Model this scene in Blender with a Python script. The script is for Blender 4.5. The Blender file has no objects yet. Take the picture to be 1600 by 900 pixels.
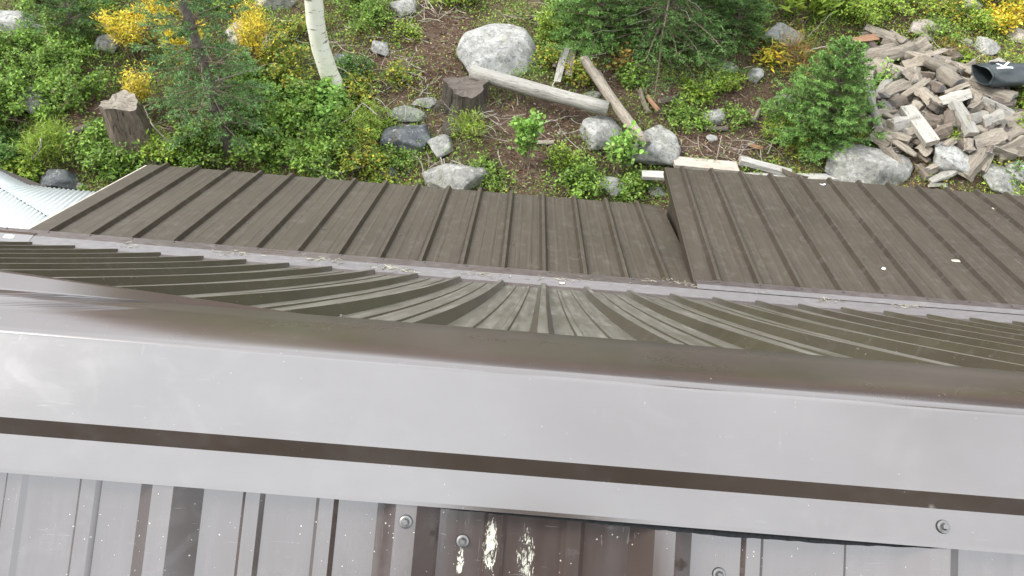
import bpy, math, random
import numpy as np
from mathutils import Vector, Matrix

# ------------------------------------------------------------------ camera, sky, sun, exposure
SC = bpy.context.scene
COL = SC.collection
CAMZ = 5.9
DIP = math.radians(43.0)
ROLL = math.radians(4.6)
F = 1232.0
cd = bpy.data.cameras.new("camera")
cam = bpy.data.objects.new("camera", cd)
COL.objects.link(cam)
cd.sensor_width = 36.0
cd.lens = F / 1600 * 36
cd.clip_start = 0.05
cd.clip_end = 2000
cam.matrix_world = (Matrix.Translation((0, 0, CAMZ)) @ Matrix.Rotation(math.pi / 2 - DIP, 4, 'X')
                    @ Matrix.Rotation(ROLL, 4, 'Z'))
SC.camera = cam

SUN_EL, SUN_AZ = math.radians(44), math.radians(262)      # azimuth clockwise from +Y
w = bpy.data.worlds.new("World")
SC.world = w
w.use_nodes = True
nt = w.node_tree
bg = nt.nodes["Background"]
sky = nt.nodes.new("ShaderNodeTexSky")
sky.sky_type = 'NISHITA'
sky.sun_disc = False
sky.sun_elevation = SUN_EL
sky.sun_rotation = SUN_AZ
sky.air_density = 1.0
sky.dust_density = 2.0
hs = nt.nodes.new("ShaderNodeHueSaturation")
hs.inputs['Saturation'].default_value = 0.30
nt.links.new(sky.outputs[0], hs.inputs['Color'])
tc = nt.nodes.new("ShaderNodeTexCoord")
cn = nt.nodes.new("ShaderNodeTexNoise")
cn.inputs['Scale'].default_value = 2.2
cn.inputs['Detail'].default_value = 5
nt.links.new(tc.outputs['Generated'], cn.inputs['Vector'])
cr = nt.nodes.new("ShaderNodeValToRGB")
cr.color_ramp.elements[0].position = 0.15
cr.color_ramp.elements[1].position = 0.5
nt.links.new(cn.outputs[0], cr.inputs[0])
mx = nt.nodes.new("ShaderNodeMix")
mx.data_type = 'RGBA'
nt.links.new(cr.outputs[0], mx.inputs[0])
nt.links.new(hs.outputs[0], mx.inputs[6])
mx.inputs[7].default_value = (9.9, 10.35, 10.9, 1)          # thin cloud, lit from above
nt.links.new(mx.outputs[2], bg.inputs['Color'])
bg.inputs['Strength'].default_value = 0.15
sd = bpy.data.lights.new("sun", 'SUN')
sd.energy = 2.2
sd.angle = math.radians(16)
sd.color = (1.0, 0.95, 0.88)
sun = bpy.data.objects.new("sun", sd)
COL.objects.link(sun)
sdir = Vector((math.sin(SUN_AZ) * math.cos(SUN_EL), math.cos(SUN_AZ) * math.cos(SUN_EL), math.sin(SUN_EL)))
sun.rotation_euler = sdir.to_track_quat('Z', 'Y').to_euler()
SC.view_settings.view_transform = 'Standard'
SC.view_settings.look = 'None'
SC.view_settings.gamma = 1
SC.view_settings.use_curve_mapping = False
SC.view_settings.exposure = 0.85
SC.render.engine = 'CYCLES'
SC.cycles.max_bounces = 6
SC.cycles.diffuse_bounces = 3
SC.cycles.glossy_bounces = 4
SC.cycles.use_denoising = True

# ------------------------------------------------------------------ helpers
RNG = np.random.default_rng(7)
random.seed(7)
MW = cam.matrix_world.copy()
R3 = np.array([[MW[i][j] for j in range(3)] for i in range(3)])
CP = np.array([0, 0, CAMZ])


def ray(px, py):
    d = R3 @ np.array([(px - 800) / F, -(py - 450) / F, -1.0])
    return d / np.linalg.norm(d)


def project(P):
    q = (np.asarray(P) - CP) @ R3
    return 800 + F * q[..., 0] / -q[..., 2], 450 - F * q[..., 1] / -q[..., 2], -q[..., 2]


cD, sD = math.cos(DIP), math.sin(DIP)


def zd(z, d):
    """a point in the camera's vertical plane: z along the view axis, d below it -> world Y, Z"""
    return (z * cD - d * sD, CAMZ - z * sD - d * cD)


def ground_h(x, y):
    x = np.asarray(x, float)
    y = np.asarray(y, float)
    yy = np.clip(y, -14, 60)
    h = 0.3 * (yy - 8)
    h = h + 0.10 * np.sin(x * 0.9 + 1.3) * np.sin(y * 0.8 + 0.4) + 0.05 * np.sin(x * 2.3 + y * 1.7) + 0.03 * np.sin(x * 4.1 - y * 3.3 + 2)
    h = h + 0.42 * np.exp(-(((x - 6.0) / 1.15) ** 2 + ((y - 9.4) / 0.95) ** 2))
    return h


def hit(px, py, h=0.0):
    """where the sight line through a point meets the ground raised by h"""
    d = ray(px, py)
    lo, hi = 5.0, 40.0
    for _ in range(45):
        m = (lo + hi) / 2
        p = CP + d * m
        if p[2] - (float(ground_h(p[0], p[1])) + h) > 0:
            lo = m
        else:
            hi = m
    return CP + d * lo


def on_level(px, py, z):
    d = ray(px, py)
    return CP + d * ((z - CAMZ) / d[2])


def on_plane(px, py, p0, n):
    d = ray(px, py)
    return CP + d * (np.dot(np.asarray(p0) - CP, n) / np.dot(d, n))


def norm(v):
    return v / np.maximum(np.linalg.norm(v, axis=-1, keepdims=True), 1e-9)


class MB:
    def __init__(self):
        self.v, self.f, self.c, self.uv, self.n, self.mi = [], [], [], [], 0, []

    def add(self, V, Fa, col=None, uv=None, mi=0):
        V = np.asarray(V, float).reshape(-1, 3)
        self.v.append(V)
        for f in (Fa.tolist() if isinstance(Fa, np.ndarray) else Fa):
            self.f.append([i + self.n for i in f])
            self.mi.append(mi)
        if col is None:
            col = (1, 1, 1)
        col = np.asarray(col, float)
        if col.ndim == 1:
            col = np.tile(col[:3], (len(V), 1))
        self.c.append(col)
        self.uv.append(np.zeros((len(V), 2)) if uv is None else np.asarray(uv, float))
        self.n += len(V)

    def tube(self, P, Rr, sides=6, col=None, cap=True, jit=0.0):
        P = np.asarray(P, float)
        n = len(P)
        Rr = np.full(n, Rr) if np.isscalar(Rr) else np.asarray(Rr, float)
        T = norm(np.gradient(P, axis=0))
        ref = np.array([0, 0, 1.0]) if abs(T[0, 2]) < 0.9 else np.array([1.0, 0, 0])
        A = norm(np.cross(T, ref))
        B = np.cross(T, A)
        a = np.linspace(0, 2 * np.pi, sides, endpoint=False)
        rr = Rr[:, None] * (1 + jit * RNG.uniform(-1, 1, (n, sides)))
        V = P[:, None] + rr[..., None] * (np.cos(a)[None, :, None] * A[:, None] + np.sin(a)[None, :, None] * B[:, None])
        Fa = []
        for i in range(n - 1):
            for j in range(sides):
                k = (j + 1) % sides
                Fa.append([i * sides + j, (i + 1) * sides + j, (i + 1) * sides + k, i * sides + k])
        if cap:
            Fa.append(list(range(sides)))
            Fa.append([(n - 1) * sides + j for j in range(sides)][::-1])
        L = np.concatenate([[0], np.cumsum(np.linalg.norm(np.diff(P, axis=0), axis=1))])
        uv = np.stack([np.tile(a / 6.28, n), np.repeat(L, sides)], 1)
        self.add(V.reshape(-1, 3), Fa, col, uv)

    def box(self, c, s, R=None, col=None):
        V = np.array([[x, y, z] for x in (-.5, .5) for y in (-.5, .5) for z in (-.5, .5)]) * np.asarray(s)
        if R is not None:
            V = V @ np.asarray(R).T
        V = V + np.asarray(c)
        self.add(V, [[0, 1, 3, 2], [4, 6, 7, 5], [0, 4, 5, 1], [2, 3, 7, 6], [0, 2, 6, 4], [1, 5, 7, 3]], col)

    def leaves(self, pos, dr, size, width, col, rnd=False, fold=0.15, up=None):
        """leaf blades: pos N3, dr N3, size N, width ratio, col N3"""
        N = len(pos)
        if N == 0:
            return
        dr = norm(dr)
        u = RNG.normal(size=(N, 3)) * 0.55 + np.array([0, 0, 1.0]) if up is None else up
        s = norm(np.cross(dr, u))
        nn = np.cross(s, dr)
        L = np.asarray(size)[:, None] * np.ones((N, 1))
        W = L * width
        if rnd:
            V = np.stack([pos, pos + dr * L * .25 + s * W * .46 + nn * W * fold, pos + dr * L * .7 + s * W * .40 + nn * W * fold, pos + dr * L,
                          pos + dr * L * .7 - s * W * .40 + nn * W * fold, pos + dr * L * .25 - s * W * .46 + nn * W * fold], 1)
            f0 = np.array([[0, 1, 2, 3], [3, 4, 5, 0]])
            k = 6
        else:
            V = np.stack([pos, pos + dr * L * .45 + s * W * .5 + nn * W * fold, pos + dr * L, pos + dr * L * .45 - s * W * .5 + nn * W * fold], 1)
            f0 = np.array([[0, 1, 2], [2, 3, 0]])
            k = 4
        Fa = (np.arange(N)[:, None, None] * k + f0[None]).reshape(-1, f0.shape[1])
        C = np.repeat(np.asarray(col), k, axis=0)
        self.add(V.reshape(-1, 3), Fa, C)

    def build(self, name, mats, parent=None, smooth=False, origin=None, label=None):
        V = np.concatenate(self.v)
        if origin is not None:
            V = V - np.asarray(origin)
        me = bpy.data.meshes.new(name)
        me.from_pydata(V.tolist(), [], self.f)
        at = me.color_attributes.new("Col", 'FLOAT_COLOR', 'POINT')
        C = np.concatenate([np.concatenate(self.c), np.ones((len(V), 1))], 1)
        at.data.foreach_set("color", C.astype(np.float32).ravel())
        uvl = me.uv_layers.new(name="UVMap")
        U = np.concatenate(self.uv)
        li = np.zeros(len(me.loops), dtype=np.int32)
        me.loops.foreach_get("vertex_index", li)
        uvl.data.foreach_set("uv", U[li].astype(np.float32).ravel())
        for m in (mats if isinstance(mats, (list, tuple)) else [mats]):
            me.materials.append(m)
        me.polygons.foreach_set("material_index", np.array(self.mi, dtype=np.int32))
        if smooth:
            me.polygons.foreach_set("use_smooth", np.ones(len(me.polygons), dtype=bool))
        me.update()
        o = bpy.data.objects.new(name, me)
        COL.objects.link(o)
        if parent is not None:
            o.parent = parent
        if origin is not None:
            o.location = tuple(origin)
        if label:
            o["label"] = label
        return o


def tag(o, label=None, cat=None, group=None, kind=None):
    if label:
        o["label"] = label
    if cat:
        o["category"] = cat
    if group:
        o["group"] = group
    if kind:
        o["kind"] = kind
    return o


def empty(name, loc=(0, 0, 0)):
    o = bpy.data.objects.new(name, None)
    o.location = tuple(loc)
    o.empty_display_size = 0.2
    COL.objects.link(o)
    return o


# ------------------------------------------------------------------ material helpers
class NT:
    def __init__(self, name):
        self.m = bpy.data.materials.new(name)
        self.m.use_nodes = True
        self.t = self.m.node_tree
        self.b = self.t.nodes["Principled BSDF"]
        self.out = self.t.nodes["Material Output"]

    def n(self, kind, **kw):
        nd = self.t.nodes.new("ShaderNode" + kind)
        for k, v in kw.items():
            setattr(nd, k, v)
        return nd

    def l(self, a, b):
        self.t.links.new(a, b)

    def put(self, sock, v):
        if hasattr(v, 'is_output') or isinstance(v, bpy.types.NodeSocket):
            self.l(v, sock)
        else:
            sock.default_value = v if not (isinstance(v, tuple) and len(v) == 3) else (*v, 1)

    def coord(self, kind='Object', scale=(1, 1, 1), loc=(0, 0, 0)):
        a = self.n("TexCoord")
        mp = self.n("Mapping")
        mp.inputs['Scale'].default_value = scale
        mp.inputs['Location'].default_value = loc
        self.l(a.outputs[kind], mp.inputs[0])
        return mp.outputs[0]

    def noise(self, vec, scale=5, detail=4, rough=.55, dist=0.0):
        a = self.n("TexNoise")
        self.l(vec, a.inputs['Vector'])
        a.inputs['Scale'].default_value = scale
        a.inputs['Detail'].default_value = detail
        a.inputs['Roughness'].default_value = rough
        a.inputs['Distortion'].default_value = dist
        return a.outputs[0]

    def ramp(self, fac, stops):
        r = self.n("ValToRGB")
        e = r.color_ramp.elements
        while len(e) < len(stops):
            e.new(.5)
        for i, (p, c) in enumerate(stops):
            e[i].position = p
            e[i].color = (c, c, c, 1) if np.isscalar(c) else (*c, 1)
        self.l(fac, r.inputs[0])
        return r.outputs[0]

    def mix(self, fac, a, b, mode='MIX'):
        x = self.n("Mix", data_type='RGBA', blend_type=mode)
        self.put(x.inputs[0], fac)
        self.put(x.inputs[6], a)
        self.put(x.inputs[7], b)
        return x.outputs[2]

    def math(self, op, a, b=0.0, clamp=False):
        x = self.n("Math", operation=op, use_clamp=clamp)
        self.put(x.inputs[0], a)
        self.put(x.inputs[1], b)
        return x.outputs[0]

    def specks(self, vec, scale, thr):
        v = self.n("TexVoronoi")
        self.l(vec, v.inputs['Vector'])
        v.inputs['Scale'].default_value = scale
        return self.math('LESS_THAN', v.outputs['Distance'], thr)

    def bump(self, h, strength=.3, dist=.01):
        b = self.n("Bump")
        b.inputs['Strength'].default_value = strength
        b.inputs['Distance'].default_value = dist
        self.l(h, b.inputs['Height'])
        self.l(b.outputs[0], self.b.inputs['Normal'])

    def set(self, color=None, rough=None, ior=None, metal=None):
        if color is not None:
            self.put(self.b.inputs['Base Color'], color)
        if rough is not None:
            self.put(self.b.inputs['Roughness'], rough)
        if ior is not None:
            self.b.inputs['IOR'].default_value = ior
        if metal is not None:
            self.b.inputs['Metallic'].default_value = metal
        return self.m


def metal_mat(name, base, ior, rough, dust, dust_col, specks_thr, streak=(18, 1.2, 1), wav=0.0, green=0.0, scuffs=(), flatdust=0.0, worn=0.0):
    k = NT(name)
    uv = k.coord('UV', (1, 1, 1))
    st = k.coord('UV', streak)
    n1 = k.noise(uv, 3.0, 3)
    col = k.mix(k.ramp(n1, [(.3, 0.0), (.7, 1.0)]), base, tuple(c * 1.3 for c in base))
    col = k.mix(k.ramp(k.noise(uv, .9, 4, .6), [(.35, 0.0), (.65, 1.0)]), col, tuple(c * .8 for c in base))
    ns = k.noise(st, 2.0, 6, .65)
    nb = k.noise(uv, 1.6, 5, .6)
    d = k.math('MULTIPLY', k.ramp(ns, [(.42, 0.0), (.75, 1.0)]), k.ramp(nb, [(.3, .25), (.7, 1.0)]))
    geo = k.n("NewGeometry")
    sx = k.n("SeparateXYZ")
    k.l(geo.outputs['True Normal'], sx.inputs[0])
    flat = k.ramp(k.math('ABSOLUTE', sx.outputs[0]), [(.25, 1.0), (.5, 0.0)])     # dust on pans and crests; none on rib sides, painting in their darker reflection
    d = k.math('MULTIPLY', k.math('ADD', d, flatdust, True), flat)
    dm = k.math('MULTIPLY', d, dust)
    col = k.mix(dm, col, dust_col)
    if green > 0:
        g = k.math('MULTIPLY', k.ramp(k.noise(uv, 1.1, 4), [(.4, 0.0), (.7, 1.0)]), green)
        col = k.mix(g, col, (0.060, 0.055, 0.030))
    vo = k.n("TexVoronoi")
    k.l(uv, vo.inputs['Vector'])
    vo.inputs['Scale'].default_value = 150
    vr_ = k.n("SeparateColor")
    k.l(vo.outputs['Color'], vr_.inputs[0])
    sz = k.math('MULTIPLY', k.math('POWER', vr_.outputs[0], 3.0), specks_thr * 1.7)
    sp = k.math('LESS_THAN', vo.outputs['Distance'], sz)
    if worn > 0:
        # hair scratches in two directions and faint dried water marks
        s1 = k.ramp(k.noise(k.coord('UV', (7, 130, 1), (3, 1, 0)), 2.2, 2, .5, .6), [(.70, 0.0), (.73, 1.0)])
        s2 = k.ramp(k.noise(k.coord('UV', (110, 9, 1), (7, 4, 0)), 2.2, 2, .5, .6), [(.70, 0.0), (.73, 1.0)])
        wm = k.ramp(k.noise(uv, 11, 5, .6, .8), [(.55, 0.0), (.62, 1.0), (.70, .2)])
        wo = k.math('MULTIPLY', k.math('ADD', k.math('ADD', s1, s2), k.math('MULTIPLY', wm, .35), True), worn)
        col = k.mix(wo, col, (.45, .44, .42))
    gate = k.ramp(k.noise(uv, 9, 2), [(.42, 0.0), (.5, 1.0)])
    spm = k.math('MULTIPLY', sp, gate)
    col = k.mix(spm, col, (.42, .41, .38))
    rg = k.math('ADD', k.math('MULTIPLY', k.ramp(nb, [(.3, 0.0), (.8, 1.0)]), .10), rough)
    rg = k.math('ADD', rg, k.math('MULTIPLY', dm, .35))
    rg = k.math('ADD', rg, k.math('MULTIPLY', spm, .4))
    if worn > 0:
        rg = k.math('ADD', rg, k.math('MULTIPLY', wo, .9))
    for (u, v, ru, rv, thr) in scuffs:
        # scraped marks: streaky patch of pale residue around a point of the sheet
        x = k.n("SeparateXYZ")
        k.l(uv, x.inputs[0])
        dx = k.math('DIVIDE', k.math('SUBTRACT', x.outputs[0], u), ru)
        dy = k.math('DIVIDE', k.math('SUBTRACT', x.outputs[1], v), rv)
        r2 = k.math('ADD', k.math('MULTIPLY', dx, dx), k.math('MULTIPLY', dy, dy))
        fall = k.math('SUBTRACT', 1.0, r2, True)
        sc = k.noise(k.coord('UV', (1.0, .38, 1), (u * 3, v, 0)), 150, 6, .75, 2.2)
        m = k.math('GREATER_THAN', k.math('MULTIPLY', sc, k.math('POWER', fall, .35)), thr)
        col = k.mix(k.math('MULTIPLY', m, k.ramp(k.noise(uv, 70, 3), [(.3, .35), (.6, .95)])), col, (.55, .55, .44))
        rg = k.math('ADD', rg, k.math('MULTIPLY', m, .3))
    if wav > 0:
        k.bump(k.noise(k.coord('UV', (1, .35, 1)), 3.2, 1), wav, .02)
    return k.set(col, rg, ior)


def leaf_mat(name, rough=.5, trans=.25, sss=0):
    k = NT(name)
    a = k.n("Attribute", attribute_name="Col")
    obj = k.coord('Object')
    c = k.mix(k.ramp(k.noise(obj, 14, 3), [(.3, 0.0), (.7, 1.0)]), a.outputs['Color'], (.75, .8, .7), 'MULTIPLY')
    k.set(c, rough, 1.4)
    tr = k.n("BsdfTranslucent")
    k.l(c, tr.inputs['Color'])
    ms = k.n("MixShader")
    ms.inputs[0].default_value = trans
    k.l(k.b.outputs[0], ms.inputs[1])
    k.l(tr.outputs[0], ms.inputs[2])
    k.l(ms.outputs[0], k.out.inputs['Surface'])
    return k.m


BROWN = (0.052, 0.037, 0.032)
M = {}
M['near'] = metal_mat("near_painted_metal", BROWN, 2.2, .12, .25, (.22, .21, .2), .10, wav=.14, worn=.09,
                      scuffs=((-.001, .067, .014, .048, .45), (-.039, .090, .007, .026, .44), (.047, .077, .020, .055, .51)))
M['cap'] = metal_mat("cap_painted_metal", (.050, .037, .030), 2.5, .12, .10, (.26, .26, .27), .035, wav=.09, streak=(4, 7, 1), worn=.055)
M['flange'] = metal_mat("flange_painted_metal", BROWN, 2.3, .25, .05, (.2, .19, .17), .07)
M['far'] = metal_mat("far_painted_metal", (0.044, 0.036, 0.026), 1.6, .30, .85, (.215, .20, .17), .12, streak=(16, .9, 1), green=.45, flatdust=.42, worn=.08)  # scratches here also paint in pale reflections on the ribs
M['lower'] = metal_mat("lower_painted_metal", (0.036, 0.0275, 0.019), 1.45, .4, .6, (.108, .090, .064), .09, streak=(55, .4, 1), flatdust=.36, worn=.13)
M['valley'] = metal_mat("valley_flashing_metal", (0.07, 0.055, 0.052), 2.0, .25, .6, (.22, .20, .19), .10, streak=(6, 25, 1))


def simple(name, col, rough=.6, var=.35, scale=8, bump=0, bscale=40, kind='Object', stretch=(1, 1, 1), ior=1.45):
    k = NT(name)
    v = k.coord(kind, stretch)
    n = k.noise(v, scale, 6, .6)
    c = k.mix(k.ramp(n, [(.25, 0.0), (.75, 1.0)]), tuple(x * (1 - var) for x in col), tuple(min(1, x * (1 + var)) for x in col))
    k.set(c, rough, ior)
    if bump:
        k.bump(k.noise(v, bscale, 5, .7), bump, .01)
    return k.m


def rock_mat(name, a, b, moss=.3, dark=.5):
    k = NT(name)
    v = k.coord('Object')
    oi = k.n("ObjectInfo")
    va = k.n("VectorMath", operation='ADD')
    k.l(v, va.inputs[0])
    k.l(oi.outputs['Location'], va.inputs[1])
    v = va.outputs[0]
    n = k.noise(v, 5, 8, .7, .4)
    c = k.mix(k.ramp(n, [(.38, 0.0), (.62, 1.0)]), a, b)
    c = k.mix(k.math('MULTIPLY', k.ramp(k.noise(v, 15, 9, .8, .5), [(.50, 0.0), (.60, 1.0)]), dark), c, (.07, .075, .08))
    c = k.mix(k.math('MULTIPLY', k.ramp(k.noise(v, 11, 6, .7), [(.56, 0.0), (.66, 1.0)]), .8), c, (.50, .50, .45))
    c = k.mix(k.math('MULTIPLY', k.ramp(k.noise(v, 3.1, 5, .7), [(.55, 0.0), (.7, 1.0)]), moss), c, (.12, .14, .04))
    c = k.mix(k.math('MULTIPLY', k.ramp(k.noise(v, 4.3, 5, .7), [(.62, 0.0), (.72, 1.0)]), .5), c, (.33, .27, .17))
    k.set(c, .85)
    k.bump(k.noise(v, 17, 9, .75), .8, .03)
    return k.m


M['rock_pale'] = rock_mat("pale_granite", (.23, .225, .205), (.42, .415, .39), .25, .7)
M['rock_grey'] = rock_mat("grey_granite", (.20, .195, .175), (.36, .355, .325), .45, .65)
M['rock_dark'] = rock_mat("dark_rock", (.05, .055, .06), (.17, .18, .19), .2, .6)
M['rock_moss'] = rock_mat("mossy_rock", (.16, .17, .14), (.30, .32, .26), .9, .6)
M['rock_tan'] = rock_mat("pinkish_rock", (.30, .25, .21), (.48, .42, .37), .1, .4)


def wood_mat(name, a, b, crack=.7):
    k = NT(name)
    oi = k.n("ObjectInfo")
    va = k.n("VectorMath", operation='ADD')
    k.l(k.coord('Object', (1.6, 14, 14)), va.inputs[0])
    k.l(oi.outputs['Location'], va.inputs[1])
    v = va.outputs[0]
    n = k.noise(v, 2.2, 7, .65, .8)
    c = k.mix(k.ramp(n, [(.3, 0.0), (.7, 1.0)]), a, b)
    tone = k.n("MapRange")
    k.l(oi.outputs['Random'], tone.inputs[0])
    tone.inputs[3].default_value = .7
    tone.inputs[4].default_value = 1.15
    cc = k.n("VectorMath", operation='SCALE')
    k.l(c, cc.inputs[0])
    k.l(tone.outputs[0], cc.inputs['Scale'])
    ck = k.noise(v, 3.1, 6, .7, 1.5)
    c = k.mix(k.math('MULTIPLY', k.ramp(ck, [(.34, 1.0), (.43, 0.0)]), crack), cc.outputs[0], (.035, .028, .022))
    k.set(c, .85)
    k.bump(k.noise(v, 3.5, 6, .7), .7, .02)
    return k.m


M['wood_grey'] = wood_mat("weathered_grey_wood", (.155, .13, .10), (.36, .315, .255), .95)
M['wood_pale'] = wood_mat("pale_weathered_wood", (.235, .22, .19), (.43, .41, .365), .85)
M['wood_tan'] = wood_mat("tan_split_wood", (.19, .16, .125), (.37, .32, .25), .9)
M['wood_brown'] = wood_mat("brown_bark_wood", (.10, .08, .062), (.23, .185, .145), .9)
M['wood_orange'] = wood_mat("orange_split_wood", (.34, .17, .09), (.50, .30, .18), .4)
M['wood_dark'] = wood_mat("dark_rotten_wood", (.07, .055, .045), (.17, .14, .115), .8)
M['end'] = simple("end_grain", (.34, .30, .24), .85, .4, 20, .6, 60)
M['end_grey'] = simple("grey_end_grain", (.22, .21, .20), .85, .4, 20, .6, 60)
M['plank'] = wood_mat("pale_plank_wood", (.30, .285, .255), (.48, .465, .43), .6)
M['plank_warm'] = wood_mat("warm_plank_wood", (.33, .28, .22), (.50, .455, .39), .6)
M['bark'] = simple("spruce_bark", (.16, .135, .115), .9, .5, 20, 1, 50)
M['twig'] = simple("twig_bark", (.20, .15, .11), .85, .5, 20)
M['deadtwig'] = simple("dead_twig", (.36, .32, .27), .85, .4, 12)
M['leaf'] = leaf_mat("leaf_blade")
M['needle'] = leaf_mat("needle_blade", .6, .12)
M['siding'] = simple("dark_stained_siding", (.035, .028, .022), .7, .3, 6, .3, 30)
M['fascia'] = simple("pale_fascia_board", (.42, .38, .32), .7, .3, 8)
M['foam'] = simple("black_foam_strip", (.012, .014, .016), .9, .8, 180, 1, 400)
M['steel'] = NT("screw_steel").set((.20, .195, .19), .38, 1.5, .85)
M['rubber'] = NT("washer_rubber").set((.03, .03, .03), .6)


def aspen_bark():
    k = NT("aspen_bark")
    v = k.coord('Object', (3, 3, 22))
    c = k.mix(k.ramp(k.noise(k.coord('Object', (1, 1, 1)), 3, 5), [(.3, 0.0), (.7, 1.0)]), (.60, .60, .47), (.76, .76, .66))
    c = k.mix(k.ramp(k.noise(v, 2.0, 5, .7), [(.585, 0.0), (.63, .95)]), c, (.11, .10, .075))
    k.set(c, .7)
    k.bump(k.noise(v, 3, 4), .3, .01)
    return k.m


M['aspen'] = aspen_bark()


def ground_mat():
    k = NT("forest_floor")
    v = k.coord('Object')
    n = k.noise(v, 1.1, 6, .65)
    c = k.mix(k.ramp(n, [(.35, 0.0), (.65, 1.0)]), (.105, .058, .038), (.16, .105, .068))
    c = k.mix(k.ramp(k.noise(v, 16, 6, .75), [(.48, 0.0), (.66, .8)]), c, (.045, .030, .022))
    c = k.mix(k.ramp(k.noise(v, 55, 4, .7), [(.58, 0.0), (.68, .8)]), c, (.30, .22, .155))
    c = k.mix(k.ramp(k.noise(v, .8, 5, .65), [(.52, 0.0), (.68, .45)]), c, (.07, .085, .03))
    k.set(c, .95)
    k.bump(k.noise(v, 30, 8, .8), 1.0, .04)
    return k.m


M['ground'] = ground_mat()

# ------------------------------------------------------------------ ground
def axis(lo, hi, step, far, g=1.35):
    a = list(np.arange(lo, hi + 1e-6, step))
    s = step
    x = hi
    while x < far:
        s *= g
        x += s
        a.append(x)
    s = step
    x = lo
    b = []
    while x > -far:
        s *= g
        x -= s
        b.append(x)
    return np.array(b[::-1] + a)


gx = axis(-8, 9, .07, 300)
gy = axis(5.5, 14, .07, 300)
X, Y = np.meshgrid(gx, gy)
Z = ground_h(X, Y)
near = (np.abs(X) < 10) & (Y > 4) & (Y < 16)
Z = Z + np.where(near, RNG.normal(0, .012, X.shape), 0)
nx, ny = len(gx), len(gy)
I = np.arange(nx * ny).reshape(ny, nx)
Fg = np.stack([I[:-1, :-1], I[:-1, 1:], I[1:, 1:], I[1:, :-1]], -1).reshape(-1, 4)
g = MB()
g.add(np.stack([X, Y, Z], -1).reshape(-1, 3), Fg)
tag(g.build("ground", M['ground'], smooth=True), "red-brown forest floor sloping up behind the roofs", kind='structure')

# ------------------------------------------------------------------ the cabin and its metal roofs
cabin = empty("cabin", (0, 3, float(ground_h(0, 3))))
tag(cabin, "cabin roofed in dark brown ribbed metal, filling the whole lower part of the view", "cabin")
CO = np.array(cabin.location)


def part(mb, name, mat, parent=cabin, label=None, solid=0.0, smooth=False):
    o = mb.build(name, mat, parent, smooth)
    off = Vector(cabin.location)
    if parent is cabin:
        o.location = -off
    if solid:
        s = o.modifiers.new("thickness", 'SOLIDIFY')
        s.thickness = solid
        s.offset = -1
    if label:
        o["label"] = label
    return o


def rib_profile(x0, x1, centres, base=.072, top=.026, h=.032, minor=(.345, .655), mh=.005, mw=.026, mt=.017):
    """(x, height) pairs of a ribbed sheet between x0 and x1 with big ribs at centres"""
    cs = sorted(centres)
    P = []
    for i, c in enumerate(cs):
        P += [(c - base / 2, 0), (c - top / 2, h), (c + top / 2, h), (c + base / 2, 0)]
        if i + 1 < len(cs):
            g = cs[i + 1] - c
            for fr in minor:
                m = c + g * fr
                P += [(m - mw / 2, 0), (m - mt / 2, mh), (m + mt / 2, mh), (m + mw / 2, 0)]
    P = [p for p in P if x0 < p[0] < x1]
    return [(x0, P[0][1])] + P + [(x1, P[-1][1])]


def sheet(prof, path, xf=None):
    """prof: (x, h) across, path: (z, d) of the PAN line along; raised towards the camera side"""
    pts = np.array([zd(*p) for p in path])
    T = norm(np.gradient(pts, axis=0))
    Nn = np.stack([-T[:, 1], T[:, 0]], 1)
    Nn *= np.sign(Nn[:, 1:2])
    s = np.concatenate([[0], np.cumsum(np.linalg.norm(np.diff(pts, axis=0), axis=1))])
    V, U = [], []
    for j in range(len(pts)):
        for (x, h) in prof:
            xx = x if xf is None else xf(x, s[j])
            V.append((xx, pts[j, 0] + Nn[j, 0] * h, pts[j, 1] + Nn[j, 1] * h))
            U.append((x, s[j]))
    n = len(prof)
    Fa = [[j * n + i, j * n + i + 1, (j + 1) * n + i + 1, (j + 1) * n + i] for j in range(len(pts) - 1) for i in range(n - 1)]
    if np.sum(T[:, 0]) < 0:
        Fa = [f[::-1] for f in Fa]
    mb = MB()
    mb.add(V, Fa, None, U)
    return mb


RIBH = .032
# near slope: runs 84 degrees above the view axis up to the ridge
ux, uy = .1045, -.9945
PANZ = .0  # helper
c0 = np.array([1.018, .284])                       # rib crest under the flange edge
pan0 = c0 + np.array([.9945, .1045]) * (RIBH + .002)
up = np.array([ux, uy])
near_path = [tuple(pan0 - up * t) for t in (-.012, .0, .1, .3, .8, 2.0, 4.6)]
near_c = [-3.19, -2.88, -2.575, -2.27, -1.965, -1.66, -1.355, -1.05, -.745, -.429, -.113, .223, .579, .93, 1.24, 1.545, 1.85, 2.155, 2.46, 2.765, 3.07]
near_c = [-4.41, -4.105, -3.8, -3.495] + near_c + [3.375, 3.68, 3.985, 4.29, 4.595, 4.9, 5.2]
nr = part(sheet(rib_profile(-4.6, 5.35, near_c, base=.084, top=.027, h=RIBH, mh=.006, mw=.030, mt=.019), near_path), "roof_panel", M['near'],
          label="near roof slope with big and small ribs, scuffed in the middle", solid=.0008)

# ridge cap: hem strip, riser, wide wing up to the peak, wide back wing
cap_path = [(1.0140, .2890), (1.0150, .2840), (1.0270, .2423), (1.0164, .2185), (1.0455, .1170), (1.0470, .1142), (1.0490, .1130)]
capb = [(1.060, .1062), (1.077, .1000), (1.10, .0955), (1.13, .0922), (1.20, .0900), (1.40, .0890), (1.64, .0884)]
lx = np.linspace(-4.75, 5.5, 42)
cap = sheet([(x, 0) for x in lx], cap_path)
ridge = part(cap, "ridge_cap", M['cap'], solid=.0008, smooth=False, label="pale reflecting side of the ridge cap with a dark step along it")


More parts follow.
